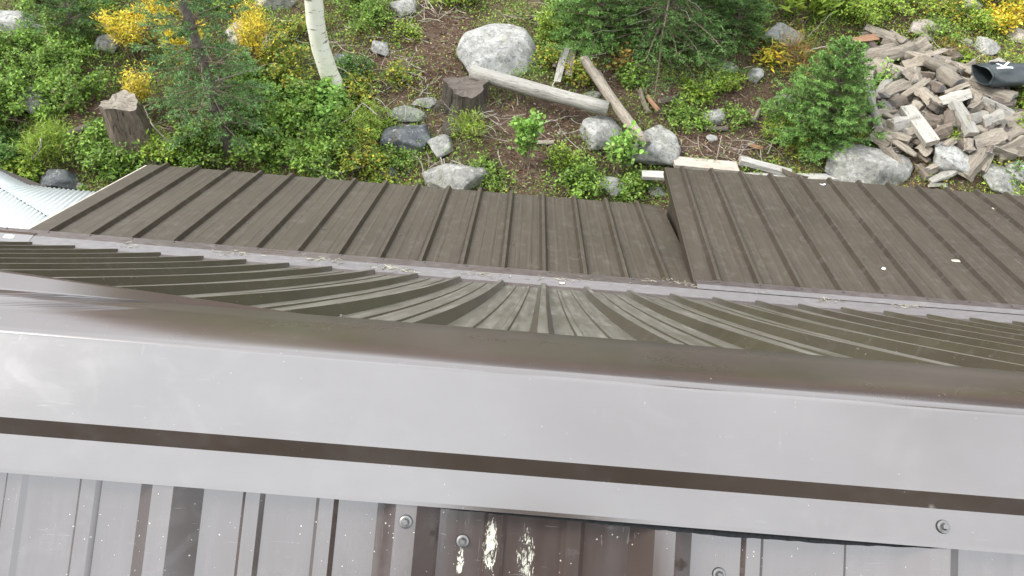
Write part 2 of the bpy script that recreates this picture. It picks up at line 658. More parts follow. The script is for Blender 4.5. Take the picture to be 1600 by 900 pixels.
def flat_wing(zz, dd, x):
    """the back wing is twisted: towards the left it lies flatter and comes nearer to the viewer"""
    t = min(1.0, max(0.0, (-.10 - x / zz) / .50))
    wgt = t * t * (3 - 2 * t)
    tau = math.radians(16.5)
    a = DIP - tau
    q = dd / zz
    tt = (.1130 - q * 1.0490) / (math.sin(a) + q * math.cos(a))
    zb, db = 1.0490 + tt * math.cos(a), .1130 - tt * math.sin(a)
    return (zz * (1 - wgt) + zb * wgt, 0), q


back = MB()
bp_ = [(1.0490, .1130)] + capb
wx = np.concatenate([np.linspace(-4.75, -1.6, 14), np.linspace(-1.5, .1, 50), np.linspace(.3, 5.5, 12)])
bv, bu = [], []
for x in wx:
    for (zz, dd) in bp_:
        (zf, _), q = flat_wing(zz, dd, x)
        yy, z3 = zd(zf, q * zf)
        # keep each point on its own sight height while the sheet twists; x follows depth
        bv.append((x * zf / zz if x < 0 else x, yy, z3))
        bu.append((x, zz))
nb_ = len(bp_)
back.add(bv, [[i * nb_ + j, (i + 1) * nb_ + j, (i + 1) * nb_ + j + 1, i * nb_ + j + 1] for i in range(len(wx) - 1) for j in range(nb_ - 1)], None, bu)
wing = part(back, "ridge_flashing", M['flange'], smooth=True, solid=.0008, label="wide smooth brown flashing behind the peak")

# far slope, slightly dished: steeper under the ridge, easing towards its foot
fp = [(1.50, .0985)]
z = 1.50
d = .0985
while z < 5.6:
    a = math.radians(-0.75 - 2.75 * max(0, (z - 1.6)) / 4.0)
    d += .1 * math.tan(a)
    z += .1
    fp.append((z, d))
end_d = fp[-1][1]
# keep the crest foot where the flashing starts
adj = (-.059 - end_d)
fp = [(zz, dd + adj * ((zz - 1.5) / 4.1) ** 1.5) for zz, dd in fp]
far_path = [(zz + .0, dd + RIBH) for zz, dd in fp]


def far_skew(x, s):
    return x - .155 * (1 - s / 4.1)


far_c = [.222 + .305 * k for k in range(-16, 19)]
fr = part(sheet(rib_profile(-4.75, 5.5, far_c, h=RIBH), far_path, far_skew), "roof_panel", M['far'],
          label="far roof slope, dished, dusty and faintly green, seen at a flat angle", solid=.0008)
# splayed under-flashing at the left
sp = MB()
sv, sf, su = [], [], []
ul = np.concatenate([np.linspace(-2.6, -.8, 8), np.linspace(-.75, -.24, 34)])
for u_ in ul:
    qt = max(.010, .029 + (u_ + .65) / .39 * .025)
    for q in range(9):
        qq = .0546 + (min(qt, .0545) - .0546) * q / 8
        zz = 1.61 + (.0575 - qq) / .0246 * .12
        (zf, _), q2 = flat_wing(zz, qq * zz, u_ * zz)
        zf = zf * 1.004 + .006
        yy, z3 = zd(zf, q2 * zf)
        sv.append((u_ * zf, yy, z3))
        su.append((u_ * zf, zf))
for i in range(len(ul) - 1):
    for q in range(8):
        a = i * 9 + q
        sf.append([a, a + 9, a + 10, a + 1])
sp.add(sv, sf, None, su)
part(sp, "ridge_flashing", M['flange'], label="tapering under-flashing showing only at the left", solid=.0006, smooth=True)
# foam closure under the hem strip
fo = MB()
fx = np.linspace(-.075, .60, 60)
lowr = np.interp(fx, [-.075, -.05, 0, .1, .3, .45, .57, .6], [.001, .0022, .0035, .0045, .0085, .007, .002, .001]) + RNG.uniform(-.0007, .0007, 60)
fv = []
for x, l in zip(fx, lowr):
    for (dz, dd) in ((.004, -.004), (.003, l), (.030, l), (.030, -.004)):
        p = np.array([1.0150, .2890]) + np.array([dz, dd + dz * .08])
        yy, z3 = zd(*p)
        fv.append((x, yy, z3))
ff = [[i * 4 + j, i * 4 + (j + 1) % 4, (i + 1) * 4 + (j + 1) % 4, (i + 1) * 4 + j] for i in range(59) for j in range(4)] + [[0, 1, 2, 3], [239, 238, 237, 236]]
fo.add(fv, ff)
part(fo, "foam_closure", M['foam'], label="black foam strip squeezed out under the ridge cap")

# pitch-break flashing
vf = sheet([(x, 0) for x in np.linspace(-4.75, 5.5, 80)], [(5.40, .02), (5.52, -.012), (5.59, -.038), (5.655, -.0985), (5.66, -.1005), (5.765, -.1445)])
part(vf, "valley_flashing", M['valley'], label="narrow shiny flashing strip between the two roof pitches", solid=.0008)
vr = sheet([(x, 0) for x in np.linspace(1.325, 5.5, 40)], [(5.655, -.104), (5.675, -.1375), (5.745, -.1745)])
part(vr, "flashing_flap", M['valley'], label="upturned flashing flap over the right lower roof section", solid=.0008)
vl = sheet([(x, 0) for x in np.linspace(-3.86, -3.45, 5)], [(5.592, -.042), (5.655, -.1025), (5.70, -.121)])
part(vl, "flashing_lap", M['cap'], solid=.0008)

# lower roof, main section
LS = math.radians(-23.1)
lp0 = np.array([5.66, -.0955])
ldir = np.array([math.cos(LS), math.sin(LS)])
lnz = np.array([math.sin(-LS), math.cos(LS)])
lpan = lp0 + np.array([-math.sin(LS) * -1, 1]) * 0
lpan = lp0 + np.array([math.sin(-LS), math.cos(-LS)]) * RIBH
lower_path = [tuple(lpan + ldir * t) for t in (0, .5, 1.0, 1.6, 2.16)]
low_c = [.225 + .305 * k for k in range(-12, 4)]
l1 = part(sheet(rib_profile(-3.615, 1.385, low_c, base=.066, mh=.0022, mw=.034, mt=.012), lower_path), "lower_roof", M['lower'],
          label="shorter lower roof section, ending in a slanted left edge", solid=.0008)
# lower roof, right section: longer, lies over the first
RS = math.radians(-28.6)
rdir = np.array([math.cos(RS), math.sin(RS)])
rpan = np.array([5.68, -.136]) + np.array([math.sin(-RS), math.cos(-RS)]) * RIBH
right_path = [tuple(rpan + rdir * t) for t in (0, .6, 1.2, 1.9, 2.57)]


def skew(x, s):
    return x + s * (.045 - .03 * (x - 1.3) / 3)


r_c = [1.50 + .305 * k for k in range(0, 15)]
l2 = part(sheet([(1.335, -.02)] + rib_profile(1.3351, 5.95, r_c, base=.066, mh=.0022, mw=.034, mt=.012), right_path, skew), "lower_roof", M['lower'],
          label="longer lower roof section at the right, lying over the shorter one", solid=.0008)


def tri_part(V, Fa, name, mat, **kw):
    mb = MB()
    mb.add(V, Fa)
    return part(mb, name, mat, **kw)


# walls under the roofs
def wall_box(x0, x1, y0, y1, ztop0, ztop1, name="wall"):
    b = -2.5
    mb = MB()
    V = [(x0, y0, b - 3), (x1, y0, b - 3), (x1, y1, b), (x0, y1, b), (x0, y0, ztop0), (x1, y0, ztop0), (x1, y1, ztop1), (x0, y1, ztop1)]
    mb.add(V, [[0, 1, 2, 3][::-1], [0, 1, 5, 4], [1, 2, 6, 5], [2, 3, 7, 6], [3, 0, 4, 7], [4, 5, 6, 7]])
    return part(mb, name, M['siding'])


yR, zR = zd(1.03, .15)
yv, zv = zd(5.5, .06)
yn, zn = zd(*(pan0 - up * 4.3))
wall_box(-4.5, 5.2, .72, yv - .1, zR - .16, zv - .12)
wall_box(-4.5, 5.2, yn + .1, .66, zn - .15, zR - .16)
ya, za = zd(*(lpan + ldir * 1.65))
wall_box(-3.45, 1.30, yv, ya, zv - .35, za - .12)
yb, zb = zd(*(rpan + rdir * 2.1))
wall_box(1.46, 5.6, yv, yb, zv - .4, zb - .12)
# rake board along the slanted left edge, dark rake trim where the right section starts, fascias under the eaves
mb = MB()
for (t0, t1) in ((0.0, 2.14),):
    A = [lpan + ldir * t0, lpan + ldir * t1]
    V = []
    for p in A:
        for (dx, dn) in ((-.022, .004), (0.006, .004), (0.006, .10), (-.022, .10)):
            q = p + np.array([math.sin(-LS), math.cos(-LS)]) * dn
            yy, zz = zd(*q)
            V.append((-3.615 + dx, yy, zz))
    mb.add(V, [[0, 1, 5, 4], [1, 2, 6, 5], [2, 3, 7, 6], [3, 0, 4, 7], [0, 3, 2, 1], [4, 5, 6, 7]])
part(mb, "rake_board", M['fascia'])
mb = MB()
A = [rpan + rdir * .02, rpan + rdir * 2.55]
V = []
for p, s in zip(A, (0.02, 2.55)):
    for (dx, dn) in ((-.016, -.006), (0.004, -.006), (0.004, .07), (-.016, .07)):
        q = p + np.array([math.sin(-RS), math.cos(-RS)]) * dn
        yy, zz = zd(*q)
        V.append((skew(1.333, s) + dx, yy, zz))
mb.add(V, [[0, 1, 5, 4], [1, 2, 6, 5], [2, 3, 7, 6], [3, 0, 4, 7], [0, 3, 2, 1], [4, 5, 6, 7]])
part(mb, "rake_trim", M['lower'])
for (x0, x1, pp, dr, S) in ((-3.6, 1.36, lpan, ldir * 2.08, LS), (1.45, 5.9, rpan, rdir * 2.47, RS)):
    yy, zz = zd(*(pp + dr))
    mb = MB()
    mb.box(((x0 + x1) / 2, yy - .03, zz - .085), (x1 - x0, .03, .13))
    part(mb, "fascia", M['siding'])


# screws
def screw(P, n, parent, r=.0082, tilt=0.0):
    n = np.asarray(n) / np.linalg.norm(n)
    mb = MB()
    A = norm(np.cross(n, np.array([1.0, .2, .1])))
    B = np.cross(n, A)

    def disc(hs, rs, k, mi):
        a = np.linspace(0, 2 * np.pi, k, endpoint=False)
        V = np.concatenate([np.asarray(P) + n * h + rr * (np.cos(a)[:, None] * A + np.sin(a)[:, None] * B) for h, rr in zip(hs, rs)])
        Fa = [[i * k + j, i * k + (j + 1) % k, (i + 1) * k + (j + 1) % k, (i + 1) * k + j] for i in range(len(hs) - 1) for j in range(k)]
        Fa.append([(len(hs) - 1) * k + j for j in range(k)])
        mb.add(V, Fa, None, None, mi)
    disc((0, .0012), (r * 1.08, r * 1.05), 20, 1)
    disc((.0012, .0022, .0030), (r, r * .98, r * .72), 20, 0)
    disc((.0030, .0034, .0082, .0088), (r * .62, r * .60, r * .50, r * .42), 6, 0)
    o = mb.build("screw", [M['steel'], M['rubber']], parent)
    return o


nY, nZ = zd(-.9945, -.1045)
nn = np.array([0, nY, nZ - CAMZ])
nn = nn / np.linalg.norm(nn)
cy, cz = zd(*c0)
p_crest = np.array([0, cy, cz]) - nn * .002
p_pan = p_crest - nn * RIBH
cy2, cz2 = zd(1.0150, .2840)
sY, sZ = zd(-.9613, -.2756)
ns_ = norm(np.array([0, sY, sZ - CAMZ]))
for (px, py, pl, par) in ((634, 815, p_crest, nr), (723, 845, p_pan, nr), (1123, 897, p_pan, nr), (1473, 823, np.array([0, cy2, cz2]), ridge)):
    n_ = ns_ if par is ridge else nn
    screw(on_plane(px, py, pl, n_) + n_ * .0006, n_, par)


def along(path_pts, t):
    """world y, z and normal at fraction t of a (z, d) path"""
    pts = np.array([zd(*p) for p in path_pts])
    i = t * (len(pts) - 1)
    a = int(min(i, len(pts) - 2))
    p = pts[a] + (pts[a + 1] - pts[a]) * (i - a)
    T = pts[a + 1] - pts[a]
    n = np.array([-T[1], T[0]])
    n = n / np.linalg.norm(n) * np.sign(n[1] if n[1] else 1)
    return p, n


for k, xc in enumerate(far_c):
    if -3.6 < xc < 4.2:
        for (t, side) in ((.12 + .02 * (k % 3), .055), (.46 + .03 * (k % 2), .0), (.985, .06)):
            p, n = along(far_path, t)
            if side == 0:
                continue
            if t < .3 and k % 2:
                continue
            screw((far_skew(xc, t * 4.1) + side, p[0] + n[0] * .001, p[1] + n[1] * .001), (0, n[0], n[1]), fr, .0075)
for k in range(0, 27):
    x = -3.75 + .305 * k + .05
    if x > 4.2:
        break
    yy, zz = zd(5.74, -.1365)
    if x > 1.3:
        yy, zz = zd(5.72, -.1635)
    if True:
        screw((x, yy, zz), (0, .34, .94), fr.parent.children[5] if False else bpy.data.objects["valley_flashing"], .008)

for (pth, cs, xf_, par, nv) in ((lower_path, low_c, None, l1, LS), (right_path, r_c, skew, l2, RS)):
    pts_ = np.array([zd(*p) for p in pth])
    sl = np.concatenate([[0], np.cumsum(np.linalg.norm(np.diff(pts_, axis=0), axis=1))])
    for xc in cs:
        if xc > 4.6:
            continue
        for s_at in (.72, sl[-1] - .10):
            y_, z_ = np.interp(s_at, sl, pts_[:, 0]), np.interp(s_at, sl, pts_[:, 1])
            T_ = norm(pts_[-1] - pts_[0])
            n_ = np.array([0, -T_[1], T_[0]])
            x_ = xc + .058
            x_ = x_ if xf_ is None else xf_(x_, s_at)
            if x_ > 1.33 and par is l1:
                continue
            screw(np.array([x_, y_, z_]) + n_ * .001, n_, par, .0075)

# ------------------------------------------------------------------ white corrugated shed roof at the left
shed = empty("shed", on_level(20, 330, -.3))
tag(shed, "low shed with a white corrugated roof beyond the slanted left roof edge", "shed")


def white_metal():
    k = NT("white_corrugated_metal")
    v = k.coord('Object')
    c = k.mix(k.ramp(k.noise(v, 4, 6, .7), [(.45, 0.0), (.75, .6)]), (.47, .50, .49), (.33, .355, .34))
    return k.set(c, .45)


M['white'] = white_metal()


def corr(inner, outer, zi, zo, name, label):
    n = 240
    tt = np.linspace(0, 1, n)
    pi = np.array([on_level(*p, zi) for p in inner])
    po = np.array([on_level(*p, zo) for p in outer])
    s = np.linspace(0, 1, len(inner))
    A = np.stack([np.interp(tt, s, pi[:, k]) for k in range(3)], 1)
    B = np.stack([np.interp(tt, s, po[:, k]) for k in range(3)], 1)
    L = np.concatenate([[0], np.cumsum(np.linalg.norm(np.diff((A + B) / 2, axis=0), axis=1))])
    wv = .010 * np.sin(L / .055 * 2 * np.pi)
    V = []
    for q in (0, .5, 1):
        P = A * (1 - q) + B * q
        P[:, 2] += wv
        V.append(P)
    V = np.concatenate(V)
    Fa = [[r * n + i, r * n + i + 1, (r + 1) * n + i + 1, (r + 1) * n + i] for r in range(2) for i in range(n - 1)]
    mb = MB()
    mb.add(V - np.array(shed.location), Fa)
    o = mb.build(name, M['white'], shed, True)
    s = o.modifiers.new("thickness", 'SOLIDIFY')
    s.thickness = .002
    return o


inn = [(-240, 149), (-120, 221), (-60, 257), (0, 293), (30, 311), (60, 329), (95, 351)]
out = [(-190, 170), (-60, 237), (0, 267), (44, 289), (75, 293), (108, 296), (152, 300)]
corr(inn, out, 1.05, .86, "roof_sheet", None)
inn2 = [(-240, 150), (-120, 222), (-60, 258), (0, 294), (30, 312), (60, 330), (95, 352)]
out2 = [(-330, 240), (-200, 300), (-140, 330), (-80, 362), (-50, 380), (-20, 400), (10, 425)]
corr(inn2, out2, 1.045, .80, "roof_sheet", None)
# the shed's roof goes on towards the viewer, beside the cabin
mb = MB()
nq = 260
yy_ = np.linspace(.6, 6.05, nq)
V = []
for xx_, zz_ in ((-4.6, .70), (-7.2, .70), (-10.5, .6)):
    V.append(np.stack([np.full(nq, xx_) - .18 * (yy_ - 6.3) * 0, yy_, zz_ + .010 * np.sin(yy_ / .055 * 6.283) - .16 * 0], 1))
V = np.concatenate(V)
mb.add(V - np.array(shed.location), [[r_ * nq + i, r_ * nq + i + 1, (r_ + 1) * nq + i + 1, (r_ + 1) * nq + i] for r_ in range(2) for i in range(nq - 1)])
mb.build("roof_sheet", M['white'], shed, True)
mb = MB()
V = np.array([on_level(*p, .72) for p in ((-60, 240), (95, 300), (20, 400), (-180, 330))])
V2 = V.copy()
V2[:, 2] = -1.6
mb.add(np.concatenate([V, V2]) - np.array(shed.location), [[0, 1, 2, 3], [0, 4, 5, 1], [1, 5, 6, 2], [2, 6, 7, 3], [3, 7, 4, 0]])
mb.build("wall", M['siding'], shed)

# ------------------------------------------------------------------ rocks
def rock(px, py, wpx, hpx, mat, label, flat=.6, name="boulder", cat="boulder", seed=0, rot=0.0, sink=.3):
    r = np.random.default_rng(seed * 13 + int(px) * 7 + int(py))
    p = hit(px, py + hpx * .18)
    _, _, zc = project(p)
    a = wpx * zc / F / 2
    b = a * np.clip(hpx / wpx * 1.15, .5, 1.25)
    c = a * flat
    import bmesh
    bm = bmesh.new()
    bmesh.ops.create_icosphere(bm, subdivisions=4, radius=1)
    V = np.array([v.co[:] for v in bm.verts])
    # facet the lump by pushing it back to a few random planes, then add fine relief
    for _ in range(20):
        n = norm(r.normal(size=3) * np.array([1, 1, .8]))
        k = r.uniform(.58, .9)
        dd = V @ n
        V = V - np.outer(np.maximum(dd - k, 0) * .97, n)
    for fq, am in ((2.2, .05), (5, .025), (11, .012)):
        ph = r.uniform(0, 6, 9)
        V = V * (1 + am * (np.sin(V[:, 0] * fq + ph[0]) * np.sin(V[:, 1] * fq + ph[1]) + np.sin(V[:, 2] * fq * 1.3 + ph[2] + V[:, 0] * fq)))[:, None]
    V[:, 0] *= a * 1.2
    V[:, 1] *= b * 1.2
    V[:, 2] *= c
    for v, q in zip(bm.verts, V):
        v.co = q
    me = bpy.data.meshes.new(name)
    bm.to_mesh(me)
    bm.free()
    me.materials.append(mat)
    me.polygons.foreach_set("use_smooth", np.ones(len(me.polygons), dtype=bool))
    o = bpy.data.objects.new(name, me)
    COL.objects.link(o)
    o.location = (p[0], p[1], float(ground_h(p[0], p[1])) + c * (1 - sink) * .38)
    o.rotation_euler = (math.radians(10), 0, rot)
    return tag(o, label, cat, "boulders and stones on the slope")


RP, RG, RD, RM, RT = M['rock_pale'], M['rock_grey'], M['rock_dark'], M['rock_moss'], M['rock_tan']
ROCKS = [
    (780, 78, 128, 92, RP, "largest pale granite boulder, behind the left half of the long pale log", .55, .2),
    (704, 276, 106, 56, RG, "mottled grey boulder touching the brown eave, just below the dark-topped boulder", .5, .1),
    (645, 212, 80, 56, RD, "dark-topped boulder above the mottled one at the eave", .6, .1),
    (692, 226, 44, 38, RG, "small grey boulder leaning on the right of the dark-topped one", .6, .4),
    (640, 179, 62, 22, RM, "flat mossy stone above the dark-topped boulder", .4, .0),
    (667, 159, 44, 20, RP, "small flat pale stone left below the dark stump", .4, .0),
    (594, 74, 36, 28, RP, "pale stone among dead twigs, right of the white aspen trunk", .6, .3),
    (629, 12, 42, 28, RP, "pale stone at the top edge above the bare red earth", .6, .5),
    (534, 90, 24, 32, RD, "dark stone standing right behind the white aspen trunk", .7, .5),
    (615, 114, 18, 18, RG, "little stone in the herbs between two bigger pale stones", .6, .5),
    (934, 204, 66, 62, RP, "pale rounded boulder at the lower end of the long log", .6, .3),
    (1024, 222, 94, 76, RP, "broad grey boulder to the right of the leafy sapling", .5, .6),
    (957, 288, 56, 34, RP, "pale stone under herbs at the eave, left of the roof step", .5, .0),
    (925, 149, 30, 16, RG, "small bluish stone below the crossing of the two logs", .5, .2),
    (1117, 181, 44, 30, RG, "round grey stone in bare earth above the pale plank", .6, .2),
    (1111, 216, 20, 13, RP, "tiny pale stone just above the pale plank", .6, .2),
    (1220, 52, 60, 40, RG, "grey boulder with moss on its left, below the yellow lily leaves", .55, .2),
    (1180, 113, 25, 34, RP, "upright pale stone left of the little spruce", .7, .1),
    (1131, 106, 44, 26, RM, "mossy stone half sunk under the fir's right branches", .5, .1),
    (1231, 156, 40, 26, RM, "stone peeping out at the left foot of the little spruce", .5, .1),
    (1360, 254, 148, 76, RG, "very large grey boulder between the little spruce and the woodpile", .45, .05),
    (1481, 241, 66, 54, RP, "round pale boulder with a seedling on top, inside the woodpile", .6, .2),
    (1560, 272, 62, 62, RG, "speckled grey boulder at the eave below the woodpile", .5, .3),
    (1590, 266, 46, 40, RP, "pale boulder at the right edge behind the seedling fir", .6, .1),
    (95, 281, 70, 34, RD, "black-speckled rock above the white corrugated roof", .6, .1),
    (118, 291, 36, 12, RT, "flat tan stone in front of the black-speckled rock", .4, .1),
    (28, 30, 60, 44, RP, "pale boulder in the top left corner of the slope", .6, .2),
    (80, 42, 38, 22, RP, "smaller pale stone right of the top left boulder", .5, .2),
    (168, 68, 46, 34, RP, "pale slab of rock above the big stump", .5, .3),
    (164, 42, 24, 15, RT, "small tan stone behind the pale slab", .6, .3),
    (60, 152, 66, 44, RG, "grey boulder half hidden in the left bushes", .5, .3),
    (372, 46, 44, 56, RT, "pinkish boulder behind the yellow willow", .6, .1),
    (414, 62, 36, 44, RT, "second pinkish boulder, right of the first behind the willow", .6, .1),
    (424, 4, 60, 28, RP, "white boulder at the top edge left of the aspen", .6, .1),
    (603, 272, 42, 22, RD, "dark wet stone at the eave in the shade of herbs", .5, .1),
    (1026, 297, 22, 24, RP, "pale stone in the corner of the roof step", .6, .1),
    (1440, 42, 52, 40, RT, "brownish boulder above the top of the woodpile", .6, .2),
    (1512, 62, 16, 34, RG, "narrow upright stone behind the woodpile", .7, .2),
    (1538, 70, 40, 34, RG, "grey stone just behind the dark rolled bag", .6, .2),
    (1592, 52, 34, 46, RT, "brown stone at the right edge above the bag", .6, .2),
    (1250, 232, 16, 10, RT, "tiny brown stone left of the very large boulder", .6, .2),
    (1500, 10, 60, 34, RG, "grey boulder at the top edge toward the right corner", .6, .2),
]
for i, (px, py, wp, hp, mt, lb, fl, rt) in enumerate(ROCKS):
    big = wp > 30
    rock(px, py, wp, hp, mt, lb, fl, "boulder" if big else "stone", "boulder" if big else "stone", i, rt)

# ------------------------------------------------------------------ wood
def frame_from(A, B):
    """rotation whose local X runs from A to B and local Z stays close to up"""
    x = norm(np.asarray(B, float) - np.asarray(A, float))
    zt = np.array([0, 0, 1.0])
    y = norm(np.cross(zt, x))
    zz = np.cross(x, y)
    return Matrix(((x[0], y[0], zz[0]), (x[1], y[1], zz[1]), (x[2], y[2], zz[2])))


def wood_piece(A, B, wd, shape, mat, endmat, name, label, cat, group=None, roll=0.0, bend=.03, taper=.0, th=.6, rough=.06, seed=0):
    r = np.random.default_rng(seed + 5)
    L = float(np.linalg.norm(np.asarray(B) - np.asarray(A)))
    R_ = wd / 2
    if shape == 'round':
        a = np.linspace(0, 2 * np.pi, 14, endpoint=False)
        prof = np.stack([np.cos(a), np.sin(a) * .92], 1) * R_
    elif shape == 'half':
        a = np.linspace(0, np.pi, 9)
        prof = np.concatenate([np.stack([np.cos(a), np.sin(a) * .8 - .3], 1), [[-.4, -.36], [.35, -.25]]]) * R_
    elif shape == 'wedge':
        a = np.linspace(.2, 1.5, 6)
        prof = np.concatenate([[[-.85, -.55]], [[.1, -.72]], np.stack([np.cos(a) * 1.25 - .35, np.sin(a) * 1.3 - .5], 1), [[-.6, .1]]]) * R_
    else:
        t = th
        prof = np.array([[-1, -t], [0, -t], [1, -t], [1, t], [0, t], [-1, t]]) * R_
    ns = 9
    k = len(prof)
    ph = r.uniform(0, 6, 4)
    pj = prof * (1 + r.uniform(-rough, rough, (k, 1)))
    V = []
    for i in range(ns):
        f = i / (ns - 1)
        s = 1 - taper * f + rough * .6 * math.sin(f * 7 + ph[0])
        cy = bend * L * math.sin(f * math.pi + .3 * math.sin(ph[1])) * math.cos(ph[2])
        czz = bend * L * .5 * math.sin(f * math.pi) * math.sin(ph[2])
        pr = pj * s * (1 + r.uniform(-rough, rough, (k, 1)) * .5)
        tw = roll + .25 * rough * 10 * (f - .5) * math.sin(ph[3])
        ca, sa = math.cos(tw), math.sin(tw)
        ex = 0
        for (u, v) in pr:
            if i in (0, ns - 1):
                ex = r.uniform(-.012, .012) * (1 if shape != 'plank' else .2)
            V.append((f * L - L / 2 + ex, u * ca - v * sa + cy, u * sa + v * ca + czz))
    mb = MB()
    Fa = [[i * k + j, i * k + (j + 1) % k, (i + 1) * k + (j + 1) % k, (i + 1) * k + j] for i in range(ns - 1) for j in range(k)]
    mb.add(V, Fa)
    mb.f += [list(range(k))[::-1], [(ns - 1) * k + j for j in range(k)]]
    mb.mi += [1, 1]
    o = mb.build(name, [mat, endmat], None, shape in ('round',))
    if shape == 'round':
        for p in o.data.polygons:
            if p.material_index == 1:
                p.use_smooth = False
    Rm = frame_from(A, B).to_4x4()
    C_ = (np.asarray(A) + np.asarray(B)) / 2
    o.matrix_world = Matrix.Translation(Vector(C_)) @ Rm
    tag(o, label, cat, group)
    return o


def wood_px(x1, y1, x2, y2, wpx, h1, h2, *a, **kw):
    A, B = hit(x1, y1, h1), hit(x2, y2, h2)
    _, _, zc = project((A + B) / 2)
    return wood_piece(A, B, wpx * zc / F, *a, **kw)


T = M
# logs and planks
wood_px(736, 112, 950, 169, 24, .32, .28, 'round', T['wood_pale'], T['end'], "log", "long pale barkless log lying from the dark stump to the pale boulder", "log", bend=.015, rough=.03)
wood_px(912, 92, 1010, 226, 16, .30, .42, 'round', T['wood_grey'], T['end_grey'], "log", "thin grey log leaning down across the end of the pale log", "log", bend=.01, rough=.03, taper=-.1)
wood_px(934, 112, 966, 166, 12, .2, .3, 'half', T['wood_grey'], T['end_grey'], "log", "short grey half log beside the thin leaning log", "log", bend=.01)
wood_px(886, 72, 871, 128, 11, .12, .15, 'plank', T['wood_pale'], T['end'], "board", "narrow pale splintered board standing against the slope above the pale log", "board", bend=.01, th=.2)
wood_px(896, 74, 889, 118, 11, .1, .12, 'plank', T['wood_grey'], T['end'], "board", "brown-grey board beside the pale splintered one", "board", bend=.01, th=.2)
wood_px(873, 88, 866, 104, 6, .1, .1, 'plank', T['wood_brown'], T['end'], "wood_splinter", "short brown splinter left of the pale board", "splinter", th=.3)
wood_px(1044, 173, 1098, 185, 7, .05, .04, 'wedge', T['wood_tan'], T['end'], "stick", "tan stick pointing at the round grey stone", "stick", bend=.05, taper=.4)
wood_px(1000, 140, 1014, 175, 9, .1, .1, 'wedge', T['wood_brown'], T['end'], "bark_slab", "reddish slab of bark under the fir, right of the leaning log", "bark")
wood_px(1012, 150, 1030, 172, 8, .1, .1, 'wedge', T['wood_orange'], T['end'], "bark_slab", "orange slab of bark under the fir, nearest the tan stick", "bark")
wood_px(1030, 158, 1060, 150, 9, .06, .06, 'wedge', T['wood_brown'], T['end'], "bark_slab", "brown slab of bark lying level under the fir", "bark")
wood_px(1100, 199, 1137, 200, 9, .05, .05, 'half', T['wood_dark'], T['end_grey'], "stick", "dark stick directly below the round grey stone", "stick")
wood_px(1170, 226, 1192, 231, 7, .04, .04, 'wedge', T['wood_orange'], T['end'], "wood_chip", "reddish chip on bare earth above the tilted white board", "chip")
wood_px(1200, 240, 1206, 224, 4, .04, .04, 'wedge', T['wood_tan'], T['end'], "twig", "thin tan twig right of the reddish chip", "twig")
wood_px(1177, 190, 1186, 172, 9, .05, .05, 'wedge', T['wood_grey'], T['end'], "wood_chip", "grey chunk of wood in the bare earth left of the little spruce", "chip")
wood_px(716, 195, 722, 172, 10, .04, .04, 'plank', T['wood_grey'], T['end'], "board", "short weathered board on the earth below the dark stump", "board", th=.15)
wood_px(840, 222, 866, 221, 9, .04, .04, 'half', T['wood_grey'], T['end'], "wood_chip", "grey chunk of wood in the middle of the bare earth", "chip")
wood_px(100, 210, 155, 188, 14, .06, .06, 'half', T['wood_brown'], T['end'], "log", "short brown log in the shade left of the big stump", "log")
wood_px(52, 250, 62, 215, 3, .3, .45, 'round', T['wood_pale'], T['end'], "stick", "curved bare grey stick in the bushes above the white roof", "stick", bend=.2)

# planks on the ground behind the eaves
wood_px(1052, 253, 1152, 262, 26, .16, .16, 'plank', T['plank_warm'], T['end'], "plank", "wide warm white plank lying just beyond the eave", "plank", bend=.002, th=.22, rough=.01)
wood_px(1156, 250, 1236, 271, 15, .16, .16, 'plank', T['plank'], T['end'], "plank", "tilted bluish white board resting against the long one", "plank", bend=.002, th=.5, rough=.01)
wood_px(1120, 275, 1322, 278, 15, .06, .06, 'plank', T['plank'], T['end'], "plank", "long white board running along the eave toward the large boulder", "plank", bend=.002, th=.35, rough=.01)
wood_px(1003, 273, 1062, 276, 18, .3, .3, 'plank', T['plank'], T['end'], "plank", "short white board sticking out left of the roof step", "plank", bend=.002, th=.3, rough=.01)
wood_px(1221, 266, 1262, 278, 9, .22, .18, 'wedge', T['wood_brown'], T['end'], "branch", "crooked brown branch end lying across the long white board", "branch", bend=.08)

